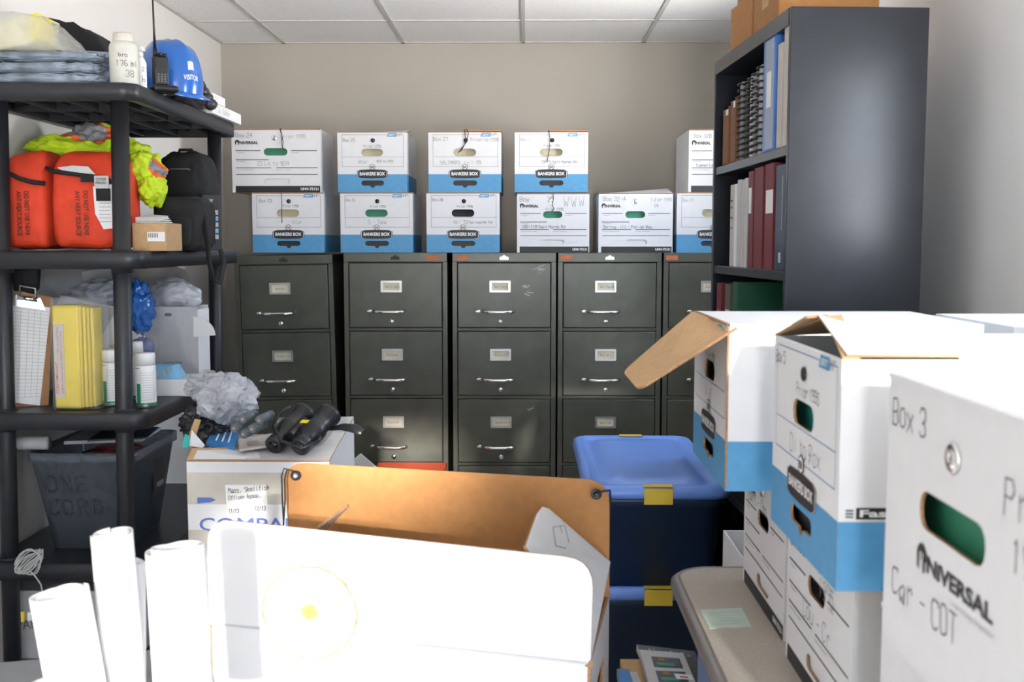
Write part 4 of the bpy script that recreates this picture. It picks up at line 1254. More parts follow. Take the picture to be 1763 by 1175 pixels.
def orange_bag(px0, px1, ytop, label, tagged):
    Y = 3.03; x0, x1 = XA(px0, Y, 400), XA(px1, Y, 400); W = x1-x0; H = ZA(ytop, Y) - z0; D = .22
    r = thing('orange_bag', label, 'bag', ((x0+x1)/2, Y + D/2, z0), 0, 'orange warning-printed bags')
    mb = MB(); blob(mb, (0, 0, H/2), (W/2*.97, D/2*.97, H/2*.96), 'orange_cloth', seed=px0, amp=.035, freq=2.2, sub=5, power=.30, flatz=-H/2)
    for v in mb.bm.verts:      # rounded shoulders
        f = max(0, (v.co.z - H*.62)/(H*.38)); v.co.x *= 1 - .16*f*f; v.co.y *= 1 - .5*f*f
        v.co.z -= .06*H*f*(v.co.x/W)*(-1 if not tagged else .3)
    mb.build('bag_body', r)
    fy = -D/2 - .003
    mb = MB()
    for (s, u) in (('DO NOT USE NEAR', .005 if tagged else .010), ('ANY HEAT SOURCE', -.018 if tagged else -.012)):
        mb.text(s, u, H*.58, .0135, fy-.002, 'print_black', .01, width=H*.43, rot=-PI/2)
    mb.build('lettering', r)
    mb = MB()
    if tagged: pts = [(-W/2-.001, fy+.01, H*.80), (-W*.38, fy-.001, H*.765), (-W*.1, fy-.005, H*.74), (W*.15, fy-.004, H*.715), (W*.40, fy-.001, H*.68), (W/2, fy+.01, H*.64)]
    else: pts = [(-W/2, fy+.005, H*.83), (-W*.25, fy-.004, H*.76), (0, fy-.005, H*.70), (W*.28, fy-.004, H*.665), (W/2, fy+.008, H*.655)]
    mb.tube(pts, .0065, 'black_cloth', 8); mb.build('zip', r)
    if tagged:
        mb = MB(); mb.slab([(-W*.32, fy-.006, H*.80), (-W*.1, fy-.008, H*.82), (W*.12, fy-.008, H*.81), (W*.22, fy-.008, H*.735), (W*.0, fy-.007, H*.75), (-W*.25, fy-.007, H*.775)], (0, .003, 0), 'light_book')
        part_label(mb.build('inner_packet', r), 'pale blue packet showing in the zip opening')
        mb = MB(); mb.slab([(W*.18, fy-.007, H*.62), (W*.46, fy-.009, H*.64), (W*.46, fy-.013, H*.22), (W*.32, fy-.012, H*.21), (W*.20, fy-.009, H*.36)], (0, .0015, 0), 'paper')
        for k in range(9): mb.quad([(W*.27, fy-.015, H*(.28+.035*k)), (W*.44, fy-.016, H*(.28+.035*k)), (W*.44, fy-.016, H*(.287+.035*k)), (W*.27, fy-.015, H*(.287+.035*k))], 'print_faint')
        part_label(mb.build('tag', r), 'white paper tag')
        mb = MB(); mb.box((W*.22, fy-.017, H*.60), (W*.42, fy-.014, H*.72), 'grey_white'); mb.box((W*.24, fy-.018, H*.48), (W*.44, fy-.015, H*.60), 'black_cloth')
        mb.text('COVER', W*.24, H*.675, .007, fy-.0175, 'print_black', .02, width=W*.15); mb.text('PRESS', W*.24, H*.64, .007, fy-.0175, 'print_black', .02, width=W*.15)
        mb.box((W*.02, fy-.013, H*.66), (W*.22, fy-.010, H*.72), 'black_cloth')
        mb.build('strap_label', r)
    return r


orange_bag(-2, 80, 253, 'orange bag cut by the left edge of the photo', False)
orange_bag(83, 204, 252, 'wider orange bag with a half-open black zip and white paper tag', True)
# hi-vis vest
vest = MB()
def vb(px, py, Y, sx, sz, seed, sy=.10): 
    c = P(px, py, Y); blob(vest, c, (sx, sy, sz), 'hi_vis', seed=seed, amp=.22, freq=2.6, sub=5)
vb(120, 262, 3.33, .125, .055, 1); vb(165, 246, 3.40, .075, .062, 2); vb(205, 268, 3.36, .09, .055, 5); vb(248, 298, 3.28, .058, .070, 3, .09); vb(262, 325, 3.26, .040, .055, 8, .07); vb(228, 285, 3.30, .06, .07, 9)
VP_ = P(152, 228, 3.33)
vo, vr = vest.mi('hi_vis_orange'), vest.mi('reflective')
for f in vest.bm.faces:
    c = f.calc_center_median(); d = c - EYE; loc = RM.inverted() @ d
    sx_, sy_ = 881.5 + F*loc.x/-loc.z, 587.5 - F*loc.y/-loc.z
    s1 = c.x*2.2 + c.z*3.6 + .25*noise.noise(c*8)
    u = (c.x + 1.2) * 1.0 + (c.z - 1.6) * .9 + .03*noise.noise(c*9)
    b = (u*7.5) % 1.0
    dq = (c - VP_).length + .012*noise.noise(c*14)
    if dq < .058: f.material_index = vr
    elif dq < .072: f.material_index = vo
    elif c.x > -1.135 and c.z > 1.52:
        if .45 < b < .62: f.material_index = vr
        elif .38 < b < .69: f.material_index = vo
tag(vest.build('safety_vest'), 'crumpled yellow-green safety vest with orange and grey stripes over the orange bags', 'safety vest')
def lab(mb, W, D, H):
    mb.box((-W*.05, -D/2-.001, H*.35), (W*.46, -D/2, H*.68), 'paper'); 
    for k in range(6): mb.box((-W*.02+.005*k, -D/2-.0016, H*.48), (-W*.02+.0025+.005*k, -D/2-.001, H*.64), 'print_grey')
xc = XA(259, 3.05, 410)
rbox('cardboard_box', xc, 3.11, z0, .098, .14, ZA(384, 3.04)-z0, 'kraft', 'small tan cardboard box with white shipping label beside the shelf post', 'cardboard box', extra=lab)
mb = MB()
for k in range(4):
    mb.slab([(-.045, -.05, .004*k), (.02+.01*k, -.055, .004*k), (.045-.004*k, .0, .006*k-.0), (-.04, .05, .012+.004*k)], (0, 0, .0025), 'paper')
tag(mb.build('papers'), 'loose white papers on the small tan cardboard box', 'papers', None, (xc, 3.11, ZA(384, 3.04)+.0015))
# camera bag
cb = thing('camera_bag', 'black padded camera bag with a hanging strap beside the small tan box', 'bag', (XA(312, 3.36, 400), 3.40, z0))
mb = MB(); blob(mb, (0, 0, .083), (.082, .085, .086), 'black_cloth', seed=4, amp=.04, sub=5, power=.38, flatz=-.083); mb.build('bag_body', cb)
mb = MB(); blob(mb, (-.005, -.085, .06), (.055, .02, .05), 'black_cloth', seed=6, amp=.03, sub=4, power=.4); mb.build('front_pocket', cb)
mb = MB(); mb.tube([(.07, -.04, .13), (.09, -.07, .05), (.10, -.09, -.0), (.108, -.12, -.02), (.115, -.10, -.09), (.125, -.06, -.10), (.13, -.03, -.04), (.118, -.02, .0)], .006, 'black_cloth', 8, flat=2.0); mb.build('strap', cb)
bp = thing('backpack', 'black backpack standing behind the camera bag against the rack end', 'backpack', (XA(316, 3.68, 300), 3.72, z0))
mb = MB(); blob(mb, (0, 0, .165), (.100, .085, .172), 'black_cloth', seed=9, amp=.06, freq=2, sub=5, power=.55, flatz=-.165); mb.build('bag_body', bp)
mb = MB(); blob(mb, (0, -.08, .10), (.07, .03, .08), 'black_cloth', seed=2, amp=.05, sub=4, power=.45); mb.build('front_pocket', bp)
mb = MB(); mb.tube([(-.03, 0, .325), (-.02, -.01, .345), (.02, -.01, .345), (.03, 0, .325)], .006, 'black_cloth', 8); mb.build('grab_handle', bp)
mb = MB(); mb.tube([(-.082, -.055, .24), (-.03, -.082, .275), (.03, -.082, .275), (.082, -.055, .24)], .0025, 'print_grey', 6); mb.build('zip', bp)
def soft(mb, W, D, H):
    mb.text('SONY', -W*.4, H*.86, .010, -D/2-.0006, 'print_white', .03, width=W*.5)
    cols = ['pink_label', 'light_blue', 'light_book', 'orange_tag', 'cream_book', 'packet_blue']
    for i in range(3):
        for j in range(5): mb.box((-W*.42+i*W*.27, -D/2-.001, H*(.20+.11*j)), (-W*.42+i*W*.27+W*.23, -D/2, H*(.28+.11*j)), cols[(i*2+j*3) % 6])
rbox('software_box', XA(350, 3.56, 380)+.018, 3.58, z0, .062, .035, .185, 'print_black', 'dark software carton with small coloured pictures by the rear rack post', 'box', rz=math.radians(30), extra=soft)

# ---- third shelf
z0 = SH[2] + e
cl = thing('clipboard', 'brown clipboard with a printed form leaning at the left of the third shelf', 'clipboard', (0, 0, 0))
q = [P(0, 706, 3.025), P(84, 711, 3.07), P(92, 512, 3.115), P(4, 498, 3.07)]
q[0].z = q[1].z = z0+.001
nrm = (q[1]-q[0]).cross(q[3]-q[0]).normalized()
if nrm.y > 0: nrm = -nrm
mb = MB(); mb.slab([tuple(p) for p in roundq([q[0], q[1], q[2], q[3]], .06)], -nrm*.003, 'clip_brown'); mb.build('board', cl)
mb = MB()
def cbp(u, v, off): a = q[0].lerp(q[1], u); b = q[3].lerp(q[2], u); return a.lerp(b, v) + nrm*off
mb.slab([tuple(cbp(u, v, .0012)) for u, v in ((.1, .05), (.82, .0), (.95, .90), (.12, .91))], nrm*.0015, 'paper')
for k in range(26):
    v = .08 + .031*k; mb.quad([tuple(cbp(u, vv, .0032)) for u, vv in ((.14, v), (.86+.003*k, v), (.86+.003*k, v+.003), (.14, v+.003))], 'print_faint')
for u in (.35, .5, .62, .74): mb.quad([tuple(cbp(uu, vv, .0033)) for uu, vv in ((u, .08), (u+.008, .08), (u+.03, .85), (u+.022, .85))], 'print_faint')
mb.build('form_sheet', cl)
mb = MB(); c0 = cbp(.5, .93, .004); ax = (q[2]-q[3]).normalized()
mb.slab([tuple(cbp(u, v, .004)) for u, v in ((.25, .97), (.75, .97), (.86, .87), (.14, .87))], nrm*.004, 'metal_bright')
mb.tube([cbp(.3, .95, .010), cbp(.7, .95, .010)], .007, 'metal_bright', 10)
mb.tube([cbp(.35, .97, .010), cbp(.35, 1.05, .016), cbp(.65, 1.05, .016), cbp(.65, .97, .010)], .003, 'metal_dull', 6)
mb.build('clip', cl)
outline('black_strap', [(18, 466), (64, 466), (62, 500), (50, 512), (38, 500), (22, 506)], 3.12, .03, 'black_cloth', 'black strap end hanging above the clipboard from the shelf', 'strap', bev=.006)
bpy.data.objects['black_strap'].location = (0, 0, .004)
# yellow absorbent pads in a clear sleeve
Yp = 2.975; xa, xm, xbb = XA(88, Yp, 620), XA(146, Yp, 620), XA(166, Yp+.16, 620)
yh = ZA(527, Yp) - z0
yp = thing('absorbent_pads', 'bright yellow pack of folded pads standing in a clear sleeve', 'packet', (xa, Yp+.01, z0))
mb = MB(); wy = xm-xa; n = 9
mb.box((0, 0, .004), (wy-.018, .085, yh), 'pad_yellow', .008)
for k in range(4):
    mb.box((wy-.021+.009*k, .002+.006*k, .006), (wy-.012+.009*k, .085, yh-.002-.002*k), ['pad_yellow_deep', 'pad_yellow'][k % 2], .004)
mb.build('pads', yp)
mb = MB(); mb.box((.006, -.0025, yh*.12), (.034, -.0008, yh*.82), 'cream_book')
mb.text('CONTAMINANT', .016, yh*.16, .008, -.003, 'red_print', .01, width=yh*.30, rot=PI/2)
mb.text('ABSORBS OIL AND WATER', .029, yh*.16, .005, -.003, 'red_print', .0, width=yh*.60, rot=PI/2)
mb.text('UN/1A2 DISPOSAL', .020, yh*.55, .005, -.003, 'print_grey', .0, width=yh*.25, rot=PI/2)
mb.build('label_strip', yp)
mb = MB(); mb.box((-.006, -.005, .0), (wy+.036, .092, yh+.022), 'clear_film', .01)
bmesh.ops.subdivide_edges(mb.bm, edges=[e_ for e_ in mb.bm.edges if e_.calc_length() > .03], cuts=7, use_grid_fill=True)
for v in mb.bm.verts: v.co += Vector((noise.noise(v.co*30)*.006, min(0, noise.noise(v.co*28))*.004, 0))
mb.build('sleeve', yp, smooth=True)


def spray(px, Y, H, label, r=.029):
    rt = thing('spray_can', label, 'spray can', (XA(px, Y, 660), Y+r, z0), math.radians(20), 'white and green cans on the third shelf')
    mb = MB()
    mb.lathe([(r*.93, 0), (r, .003), (r, .010), (r, H*.02+.012), (r, H*.76), (r*.96, H*.78)], 'paper', 28, mats=['metal_dull', 'metal_dull', 'can_green', 'paper', 'paper', 'metal_dull'])
    mb.build('can', rt)
    mb = MB(); mb.lathe([(r*.97, H*.785), (r*.97, H*.97), (r*.90, H), (r*.3, H), (0, H*.995)], 'paper', 28); mb.build('cap', rt)
    mb = MB()
    def wq(u0, u1, z0_, z1_, m):
        for k in range(6):
            a0, a1 = u0+(u1-u0)*k/6, u0+(u1-u0)*(k+1)/6
            mb.quad([((r+.0007)*math.cos(a-PI/2), (r+.0007)*math.sin(a-PI/2), zz) for a, zz in ((a0, z0_), (a1, z0_), (a1, z1_), (a0, z1_))], m)
    wq(-1.0, -.55, .014, H*.45, 'can_green'); wq(-1.6, -.58, H*.73, H*.74, 'print_black')
    for k in range(12): wq(-.45, .75, H*(.15+.045*k), H*(.157+.045*k), 'print_faint')
    wq(-.5, -.48, H*.12, H*.7, 'print_grey'); wq(.80, .82, H*.12, H*.7, 'print_grey')
    mb.build('printing', rt)


spray(187, 3.05, .165, 'white can with green band left of the shelf post, beside the yellow pads')
spray(245, 3.02, .158, 'white can with green band right of the shelf post')
spray(231, 3.17, .178, 'white can mostly hidden behind the shelf post', .022)
# papers, folders and boards at the back of the shelf
outline('white_folder', [(55, 520), (62, 478), (190, 462), (196, 560), (55, 600), ], 3.72, .012, 'light_book', 'large white document folder with a blue line behind the clipboard', 'folder', bev=0)
mb = MB(); a, b = P(62, 503, 3.715), P(190, 487, 3.715); mb.tube([a, b], .0012, 'print_blue', 4); 
fo = [o for o in bpy.data.objects if o.name == 'white_folder'][0]
mb.build('blue_line', fo)
outline('cream_board', [(190, 462), (300, 458), (318, 464), (325, 476), (324, 490), (318, 499), (300, 520), (190, 560)], 3.90, .006, 'cream_book', 'cream board with a rounded corner leaning at the back of the third shelf', 'board', bev=0)
for nm in ('white_folder', 'cream_board'):
    pass
outline('grey_papers', [(95, 528), (105, 507), (200, 530), (200, 600), (95, 600)], 3.28, .03, 'grey_white', 'grey folded papers leaning behind the yellow pads', 'papers', bev=.004)
outline('white_sheet', [(168, 592), (200, 535), (214, 540), (214, 640), (180, 622)], 3.22, .004, 'paper', 'white paper sheet standing on its corner behind the cans', 'paper', bev=0)
# supports hidden behind the goods: a low carton under the bags
rbox('white_box', -1.36, 3.52, z0, .19, .26, .12, 'grey_white', 'pale flat box under the blue plastic bags at the back of the third shelf', 'box')
mb = MB(); blob(mb, P(178, 515, 3.46), (.11, .09, .062), 'bag_grey', 5, .18, 3, 5); blob(mb, P(188, 520, 3.46), (.085, .07, .045), 'plastic_blue', 7, .2, 3, 4)
blob(mb, P(240, 530, 3.44), (.040, .07, .085), 'plastic_blue', 2, .22, 3.5, 5)
tag(mb.build('blue_plastic_bag'), 'bright blue crumpled plastic bag inside clear film behind the shelf post', 'plastic bag')
mb = MB(); blob(mb, P(243, 598, 3.38), (.052, .05, .050), 'clear_film', 5, .15, 3, 4); blob(mb, P(243, 602, 3.38), (.040, .04, .038), 'plastic_violet', 9, .2, 3, 4)
tag(mb.build('violet_plastic_bag'), 'violet-blue packet in clear wrap below the bright blue bag', 'plastic bag')
# open white carton with torn curved flap
Yw = 3.52; x0, x1 = XA(250, Yw, 590), XA(341, Yw, 590); hw = ZA(529, Yw) - z0
wc = thing('white_carton', 'open white carton with upside-down lettering and a curved flap at the rack end', 'box', ((x0+x1)/2, Yw, z0))
mb = MB(); W = x1-x0
mb.box((-W/2, 0, 0), (W/2, .003, hw), 'grey_white'); mb.box((-W/2, .003, 0), (-W/2+.003, .13, hw), 'paper'); mb.box((W/2-.003, .003, 0), (W/2, .13, hw-.01), 'paper'); mb.box((-W/2+.003, .127, 0), (W/2-.003, .13, hw), 'paper'); mb.box((-W/2+.003, .003, 0), (W/2-.003, .127, .003), 'paper')
mb.text('umpqua', W*.12, hw*.24, .012, -.0006, 'print_black', .02, width=.045, rot=PI); mb.text('MILLTOWN', W*.18, hw*.30, .005, -.0006, 'print_grey', .01, width=.06, rot=PI)
mb.decal(pill(-W*.12, W*.02, hw*.88, hw*.92, 4), -.0008, 'print_grey')
mb.build('body', wc)
mb = MB(); pts = [(W/2-.012, -.004, hw-.035)] + [(W/2-.012+.072*math.sin(a), -.004, hw-.095+.062*math.cos(a)) for a in [PI/2*k/8*1.0 for k in range(0, 9)]] + [(W/2-.014, -.004, hw-.10)]
mb.slab(pts, (0, .0035, 0), 'paper', 'kraft_edge'); mb.build('curved_flap', wc)
mb = MB(); blob(mb, (0, 0, 0), (.105, .06, .062), 'bag_grey', 11, .16, 2.5, 5, flatz=-.045)
tag(mb.build('white_plastic_bag'), 'pale plastic bag bulging over the open white carton', 'plastic bag', None, (XA(297, 3.62, 510), 3.60, ZA(512, 3.6)))
rbox('white_box', XA(297, 3.28, 685), 3.34, z0, .115, .15, .052, 'paper', 'flat white box at the shelf edge beneath the pale blue tissue pack', 'box', rz=math.radians(0))
mb = MB(); mb.hexa([(-.05, -.04, 0), (.04, -.04, 0), (.04, .04, 0), (-.05, .04, 0), (-.05, -.025, .040), (.015, -.025, .040), (.02, .03, .040), (-.05, .03, .040)], 'light_blue')
for (u, v, s_) in ((-.03, .01, 1), (-.01, .012, 1.2), (.005, .02, .8)): mb.slab([(u, -.0385, v), (u+.01*s_, -.0375, v), (u+.006*s_, -.034, v+.014), (u-.002, -.034, v+.012)], (0, -.001, 0), 'cream_book')
tag(mb.build('tissue_pack'), 'pale blue pack printed with cream shapes on the flat white box', 'packet', None, (XA(286, 3.28, 660), 3.32, z0+.053))

# ---- fourth shelf: grey clear tote with cables
z0 = SH[3] + e
Yt = 3.04; x0, x1 = XA(42, Yt, 790), XA(230, Yt, 790); ht = ZA(783, Yt) - z0; dl = .40
tt = thing('clear_tote', 'cloudy grey storage tote full of cables with faint marker lettering', 'storage tote', ((x0+x1)/2, Yt+dl/2, z0))
mb = MB(); W = (x1-x0)
def tr(s, z): return [mb.v((x, y, z)) for x, y in rrect(-W/2+s, W/2-s, -dl/2+s, dl/2-s, .035, 4)]
lv = [tr(.045, 0), tr(.006, ht-.03), tr(-.004, ht-.028), tr(-.004, ht), tr(.003, ht), tr(.010, ht-.03), tr(.049, .004)]
for i in range(len(lv)-1):
    for k in range(len(lv[0])): mb.f([lv[i][k], lv[i][(k+1) % len(lv[0])], lv[i+1][(k+1) % len(lv[0])], lv[i+1][k]], 'tote_clear', True)
mb.f(lv[0][::-1], 'tote_clear'); mb.f(lv[-1], 'tote_clear')
mb.build('tub', tt)
mb = MB()
def slant(z): return -dl/2 + .045*(1-z/ht) - .002
for s, zz in (('ONE', ht*.60), ('CORD', ht*.36)):
    k0 = len(mb.bm.verts); mb.pen(s, -W*.32, zz, .045, 0, 'tote_mark', r=.005, sp=2.5)
for v in mb.bm.verts: v.co.y = slant(v.co.z)
mb.build('lettering', tt)
mb = MB(); mb.box((W/2-.016, -.0, ht*.45), (W/2-.010, .09, ht*.80), 'print_black'); mb.box((W/2-.009, .01, ht*.50), (W/2-.008, .07, ht*.55), 'print_grey'); mb.build('side_label', tt)
def cableloop(c, rr, m, seed, turns=3, rad=.003):
    rs = random.Random(seed); mb = MB(); pts = []
    N = 22*turns
    for k in range(N):
        a = 2*PI*k/22; q_ = rr*(.7+.3*noise.noise(Vector((k*.13, seed, 0))))
        pts.append((q_*math.cos(a), q_*.8*math.sin(a), .02*noise.noise(Vector((k*.2, 0, seed)))+.0025*k/22*2))
    mb.tube(pts, rad, m, 6); return mb.build('cable')
cx, cy = (x0+x1)/2, Yt+dl/2
tag(cableloop(0, .10, 'cable_red', 3), 'coiled dark red cable on top of the cloudy tote', 'cable', 'cables in the cloudy tote', (cx+.05, cy-.02, z0+ht-.030))
tag(cableloop(0, .11, 'radio_black', 5, 4, .004), 'coiled black cable inside the cloudy tote', 'cable', 'cables in the cloudy tote', (cx-.01, cy, z0+ht-.062))
mb = MB(); mb.box((-.10, -.12, 0), (.10, .12, .17), 'dark_shape', .01)
tag(mb.build('dark_equipment_case'), 'dark equipment case seen through the wall of the cloudy tote', 'case', None, (cx, cy, z0+.009))
mb = MB()
for k, (a, b) in enumerate((((-.06, .10), (.0, .04)), ((-.055, .14), (.03, .07)))):
    mb.tube([(a[0], 0, a[1]), ((a[0]+b[0])/2-.01, 0, (a[1]+b[1])/2+.0), (b[0], 0, b[1])], .004, 'cream_book', 6, flat=.4)
tag(mb.build('cable_sleeve'), 'clear cream cable sleeves curling against the tote front', 'cable', None, (cx+.02, Yt+.050, z0+.06))
mb = MB(); mb.M = Matrix.Rotation(PI/2, 4, 'Y'); mb.lathe([(.0, 0), (.018, 0), (.020, .003), (.020, .09), (0, .09)], 'light_book', 20)
tag(mb.build('paper_roll'), 'small pale roll lying on the left rim of the cloudy tote', 'roll', None, (XA(32, 3.09, 770), 3.09, z0+ht+.021))
mb = MB(); mb.slab([(-.10, -.1, 0), (.13, -.08, .006), (.12, .12, .006), (-.12, .12, 0)], (0, 0, .010), 'grey_white'); mb.slab([(-.02, -.12, .013), (.15, -.09, .017), (.12, .10, .016), (-.05, .10, .013)], (0, 0, .005), 'dark_shape')
tag(mb.build('document_wallet'), 'grey and black document wallets lying across the tote rim', 'folder', None, (cx, cy+.03, z0+ht+.001))
# coiled white patch cord hanging off the shelf front
mb = MB(); pts = []
for k in range(130):
    a = 2*PI*k/15.5
    pts.append((.050*math.cos(a)*(.8+.35*noise.noise(Vector((k*.21, 1, 0)))) + .002*k/40, -.012+.012*noise.noise(Vector((k*.17, 7, 0))), .042*math.sin(a*1.03)*(.75+.4*noise.noise(Vector((k*.27, 3, 2)))) + .036))
pts += [(.02, -.015, .0), (.045, -.03, -.02), (.05, -.032, -.045), (.03, -.03, -.075), (.012, -.03, -.10)]
mb.tube(pts, .0022, 'cable_grey', 6)
for v in mb.bm.verts: v.co = Vector((v.co.x*.95, v.co.y, v.co.z*1.05))
pc = thing('patch_cord', 'coiled off-white cord hanging at the front of the fourth shelf', 'cord', (XA(52, 2.91, 945), 2.905, SH[3]-.02))
mb.build('cord', pc)
mb = MB(); mb.box((.002, -.036, -.125), (.014, -.024, -.10), 'paper', .003); mb.build('plug', pc)
mb = MB(); mb.box((-.016, -.036, -.128), (-.006, -.026, -.098), 'yellow_tape', .002); part_label(mb.build('plug', pc), 'yellow plug')
# bottom shelf carton
def gl(mb, W, D, H):
    mb.text('PAPER CO', -W*.4, H*.55, .03, -D/2-.0006, 'print_grey', .01, width=W*.5, rot=.12); mb.box((-W*.45, -D/2-.0006, H*.2), (W*.1, -D/2, H*.23), 'print_grey')
rbox('carton', XA(90, 3.05, 1100)+.02, 3.25, SH[4]+e, .33, .36, .27, 'grey_white', 'grey-white carton on the bottom shelf below the coiled cord', 'cardboard box', extra=gl)

# ------------------------------------------------------------------ carton with handwritten note beside the rack
CX0, CX1, CY0, CY1 = -.878, -.508, 2.70, 3.10
plain_box('carton', CX0, CX1, CY0, CY1, 0, .395, 'kraft carton on the floor under the noted white carton', 'kraft')
CZ = .3998; CH = ZA(797, CY0) - CZ
nc = thing('noted_carton', 'taped white carton with a handwritten white note, binoculars on top', 'cardboard box', ((CX0+CX1)/2, (CY0+CY1)/2, CZ))
W, D = CX1-CX0, CY1-CY0
mb = MB(); box_shell(mb, W, CH, D, [])
fy = -D/2 - .0006
mb.box((-W/2, fy, CH*.72), (W/2, fy+.0004, CH*.93), 'tape_brown'); mb.box((-W/2, fy-.0002, CH*.38), (W/2, fy+.0004, CH*.55), 'tape_brown')
mb.text('COMPANY', -W*.42, CH-.182, .034, fy-.0005, 'blue_ink', .01, width=W*.84)
mb.decal([(-W*.43, CH-.110), (-W*.33, CH-.106), (-W*.30, CH-.100), (-W*.33, CH-.094), (-W*.43, CH-.094)], fy-.0008, 'blue_ink')
mb.build('body', nc)
mb = MB(); a, b = P(388, 835, CY0), P(460, 887, CY0)
nx0, nx1, nz1, nz0 = a.x-(CX0+CX1)/2, b.x-(CX0+CX1)/2, a.z-CZ, b.z-CZ
mb.slab([(nx0+.003, fy-.001, nz0), (nx1+.003, fy-.001, nz0+.003), (nx1, fy-.001, nz1), (nx0, fy-.001, nz1)], (0, -.0006, 0), 'paper')
mb.pen('Mass. Shellfish', nx0+.008, nz1-.022, .013, fy-.0022, 'marker', r=.0013, sx=.62, sp=.9, slope=.10)
mb.pen('Officer Assoc.', nx0+.008, nz1-.040, .011, fy-.0022, 'marker', r=.0013, sx=.62, sp=.9, slope=.10)
mb.pen('11/13', nx0+.008, nz0+.006, .010, fy-.0022, 'marker', r=.0013, sx=.6, sp=.9); mb.pen('12/13', nx1-.032, nz0+.012, .011, fy-.0022, 'marker', r=.0013, sx=.6, sp=.9)
part_label(mb.build('note', nc), 'white handwritten note')
mb = MB()
mb.slab([(-W/2, -D/2, CH), (W*.22, -D/2, CH), (W*.30, -D/2+.09, CH+.006), (-W*.1, -D/2+.12, CH+.012), (-W*.5, -D/2+.05, CH+.022)], (0, 0, .004), 'white_card', 'kraft_edge', 'kraft')
mb.slab([(-W*.1, -D/2+.001, CH+.001), (W/2, -D/2+.001, CH+.001), (W/2+.0, D/2, CH+.05), (W*.02, D/2, CH+.045)], (0, 0, .004), 'white_card', 'kraft_edge', 'grey_white')
mb.build('top_flaps', nc)
mb = MB(); mb.slab([(W/2, -D/2, CH), (W/2, D/2, CH), (W/2, D/2, CH+.05)], (-.003, 0, 0), 'white_card'); mb.build('side_flap', nc)
zt = CZ + CH
# things on the noted carton
bk = thing('binoculars', 'black binoculars with neck strap lying on the noted white carton', 'binoculars', (XA(525, 2.80, 735), 2.80, zt+.033))
bk.location.z += .030; bk.location.x -= .012
zz_ = Vector((.34, .86, .40)).normalized(); xx_ = Vector((.93, -.30, .05)); xx_ = (xx_ - zz_*xx_.dot(zz_)).normalized(); yy_ = zz_.cross(xx_)
bk.rotation_euler = Matrix((xx_, yy_, zz_)).transposed().to_euler(); bk.scale = (1.12, 1.12, 1.12)
BQ = Matrix.Identity(4)
for s in (-1, 1):
    mb = MB(); ax_ = s*.036
    mb.lathe([(.019, -.068), (.022, -.066), (.022, -.045), (.019, -.040), (.024, -.030), (.029, -.010), (.029, .012), (.024, .020), (.027, .050), (.030, .070), (.030, .080), (.026, .080), (.024, .072), (0, .072)], 'rubber_black', 28, c=(ax_, 0, 0))
    part_label(mb.build('barrel', bk), 'black barrel')
    mb = MB(); mb.lathe([(.024, .0735), (0, .0755)], 'lens', 24, c=(ax_, 0, 0)); mb.build('objective_lens', bk); mb = MB(); mb.lathe([(.013, -.0685), (0, -.0695)], 'lens', 20, c=(ax_, 0, 0)); mb.build('eyepiece_lens', bk)
mb = MB(); mb.box((-.022, -.013, -.032), (.022, .013, .018), 'rubber_black', .005); mb.tube([(0, -.012, -.04), (0, -.012, .028)], .011, 'rubber_black', 16); mb.box((-.03, -.008, .015), (.03, .008, .03), 'rubber_black', .004); mb.build('bridge', bk)
mb = MB(); mb.box((.012, -.0305, -.008), (.032, -.029, .004), 'bright_yellow'); part_label(mb.build('badge', bk), 'yellow badge')
ns = MB()
pts = [P(560, 740, 2.84), P(590, 735, 2.80), P(610, 738, 2.77), P(625, 745, 2.75)]
ns.tube(pts, [.005, .012, .014, .010], 'rubber_black', 10, flat=.35)
ns.tube([P(500, 700, 2.82), P(480, 712, 2.80), P(470, 735, 2.78), P(485, 760, 2.74), P(520, 772, 2.71), P(548, 760, 2.72), P(560, 740, 2.84)], .005, 'rubber_black', 8, flat=.5)
o = ns.build('neck_strap'); bpy.context.view_layer.update(); o.parent = bk; o.matrix_parent_inverse = (Matrix.Translation(bk.location) @ bk.rotation_euler.to_matrix().to_4x4() @ Matrix.Scale(1.12, 4)).inverted()
# batteries in a shrink wrap
for i, (px, py) in enumerate(((403, 738), (418, 722), (419, 748), (434, 739), (446, 724))):
    c = P(px, py, 2.74)
    mb = MB(); L_ = .055; d = Vector((.35, .9, .12)).normalized()
    mb.tube([c, c + d*L_], .0125, 'cell_body', 16); mb.tube([c - d*.001, c + d*.001], .011, 'cell_end', 16); mb.tube([c-d*.003, c], .004, 'metal_dull', 10)
    tag(mb.build('battery'), 'dark battery on the noted carton, %s' % ['leftmost of the bundle', 'upper left of the bundle', 'lowest of the bundle', 'lower right of the bundle', 'upper right of the bundle'][i], 'battery', 'bundle of batteries')
mb = MB(); pz = zt + .016
a = [onz(x, y, pz) for x, y in ((355, 768), (372, 738), (412, 742), (405, 776))]
mb.slab([tuple(p) for p in a], (0, 0, .010), 'packet_blue'); 
for k in range(3):
    p0 = a[0].lerp(a[3], .3+.22*k); p1 = a[1].lerp(a[2], .3+.22*k)
    mb.tube([p0.lerp(p1, .15)+Vector((0, 0, .0105)), p0.lerp(p1, .85)+Vector((0, 0, .0105))], .0022, 'paper', 6)
tag(mb.build('blue_booklet'), 'bright blue booklet with white lettering at the front of the noted carton', 'booklet')
mb = MB()
a = [onz(x, y, pz+.006) for x, y in ((412, 778), (410, 760), (480, 748), (500, 766))]
mb.slab([tuple(p) for p in a], (0, 0, .006), 'cream_book')
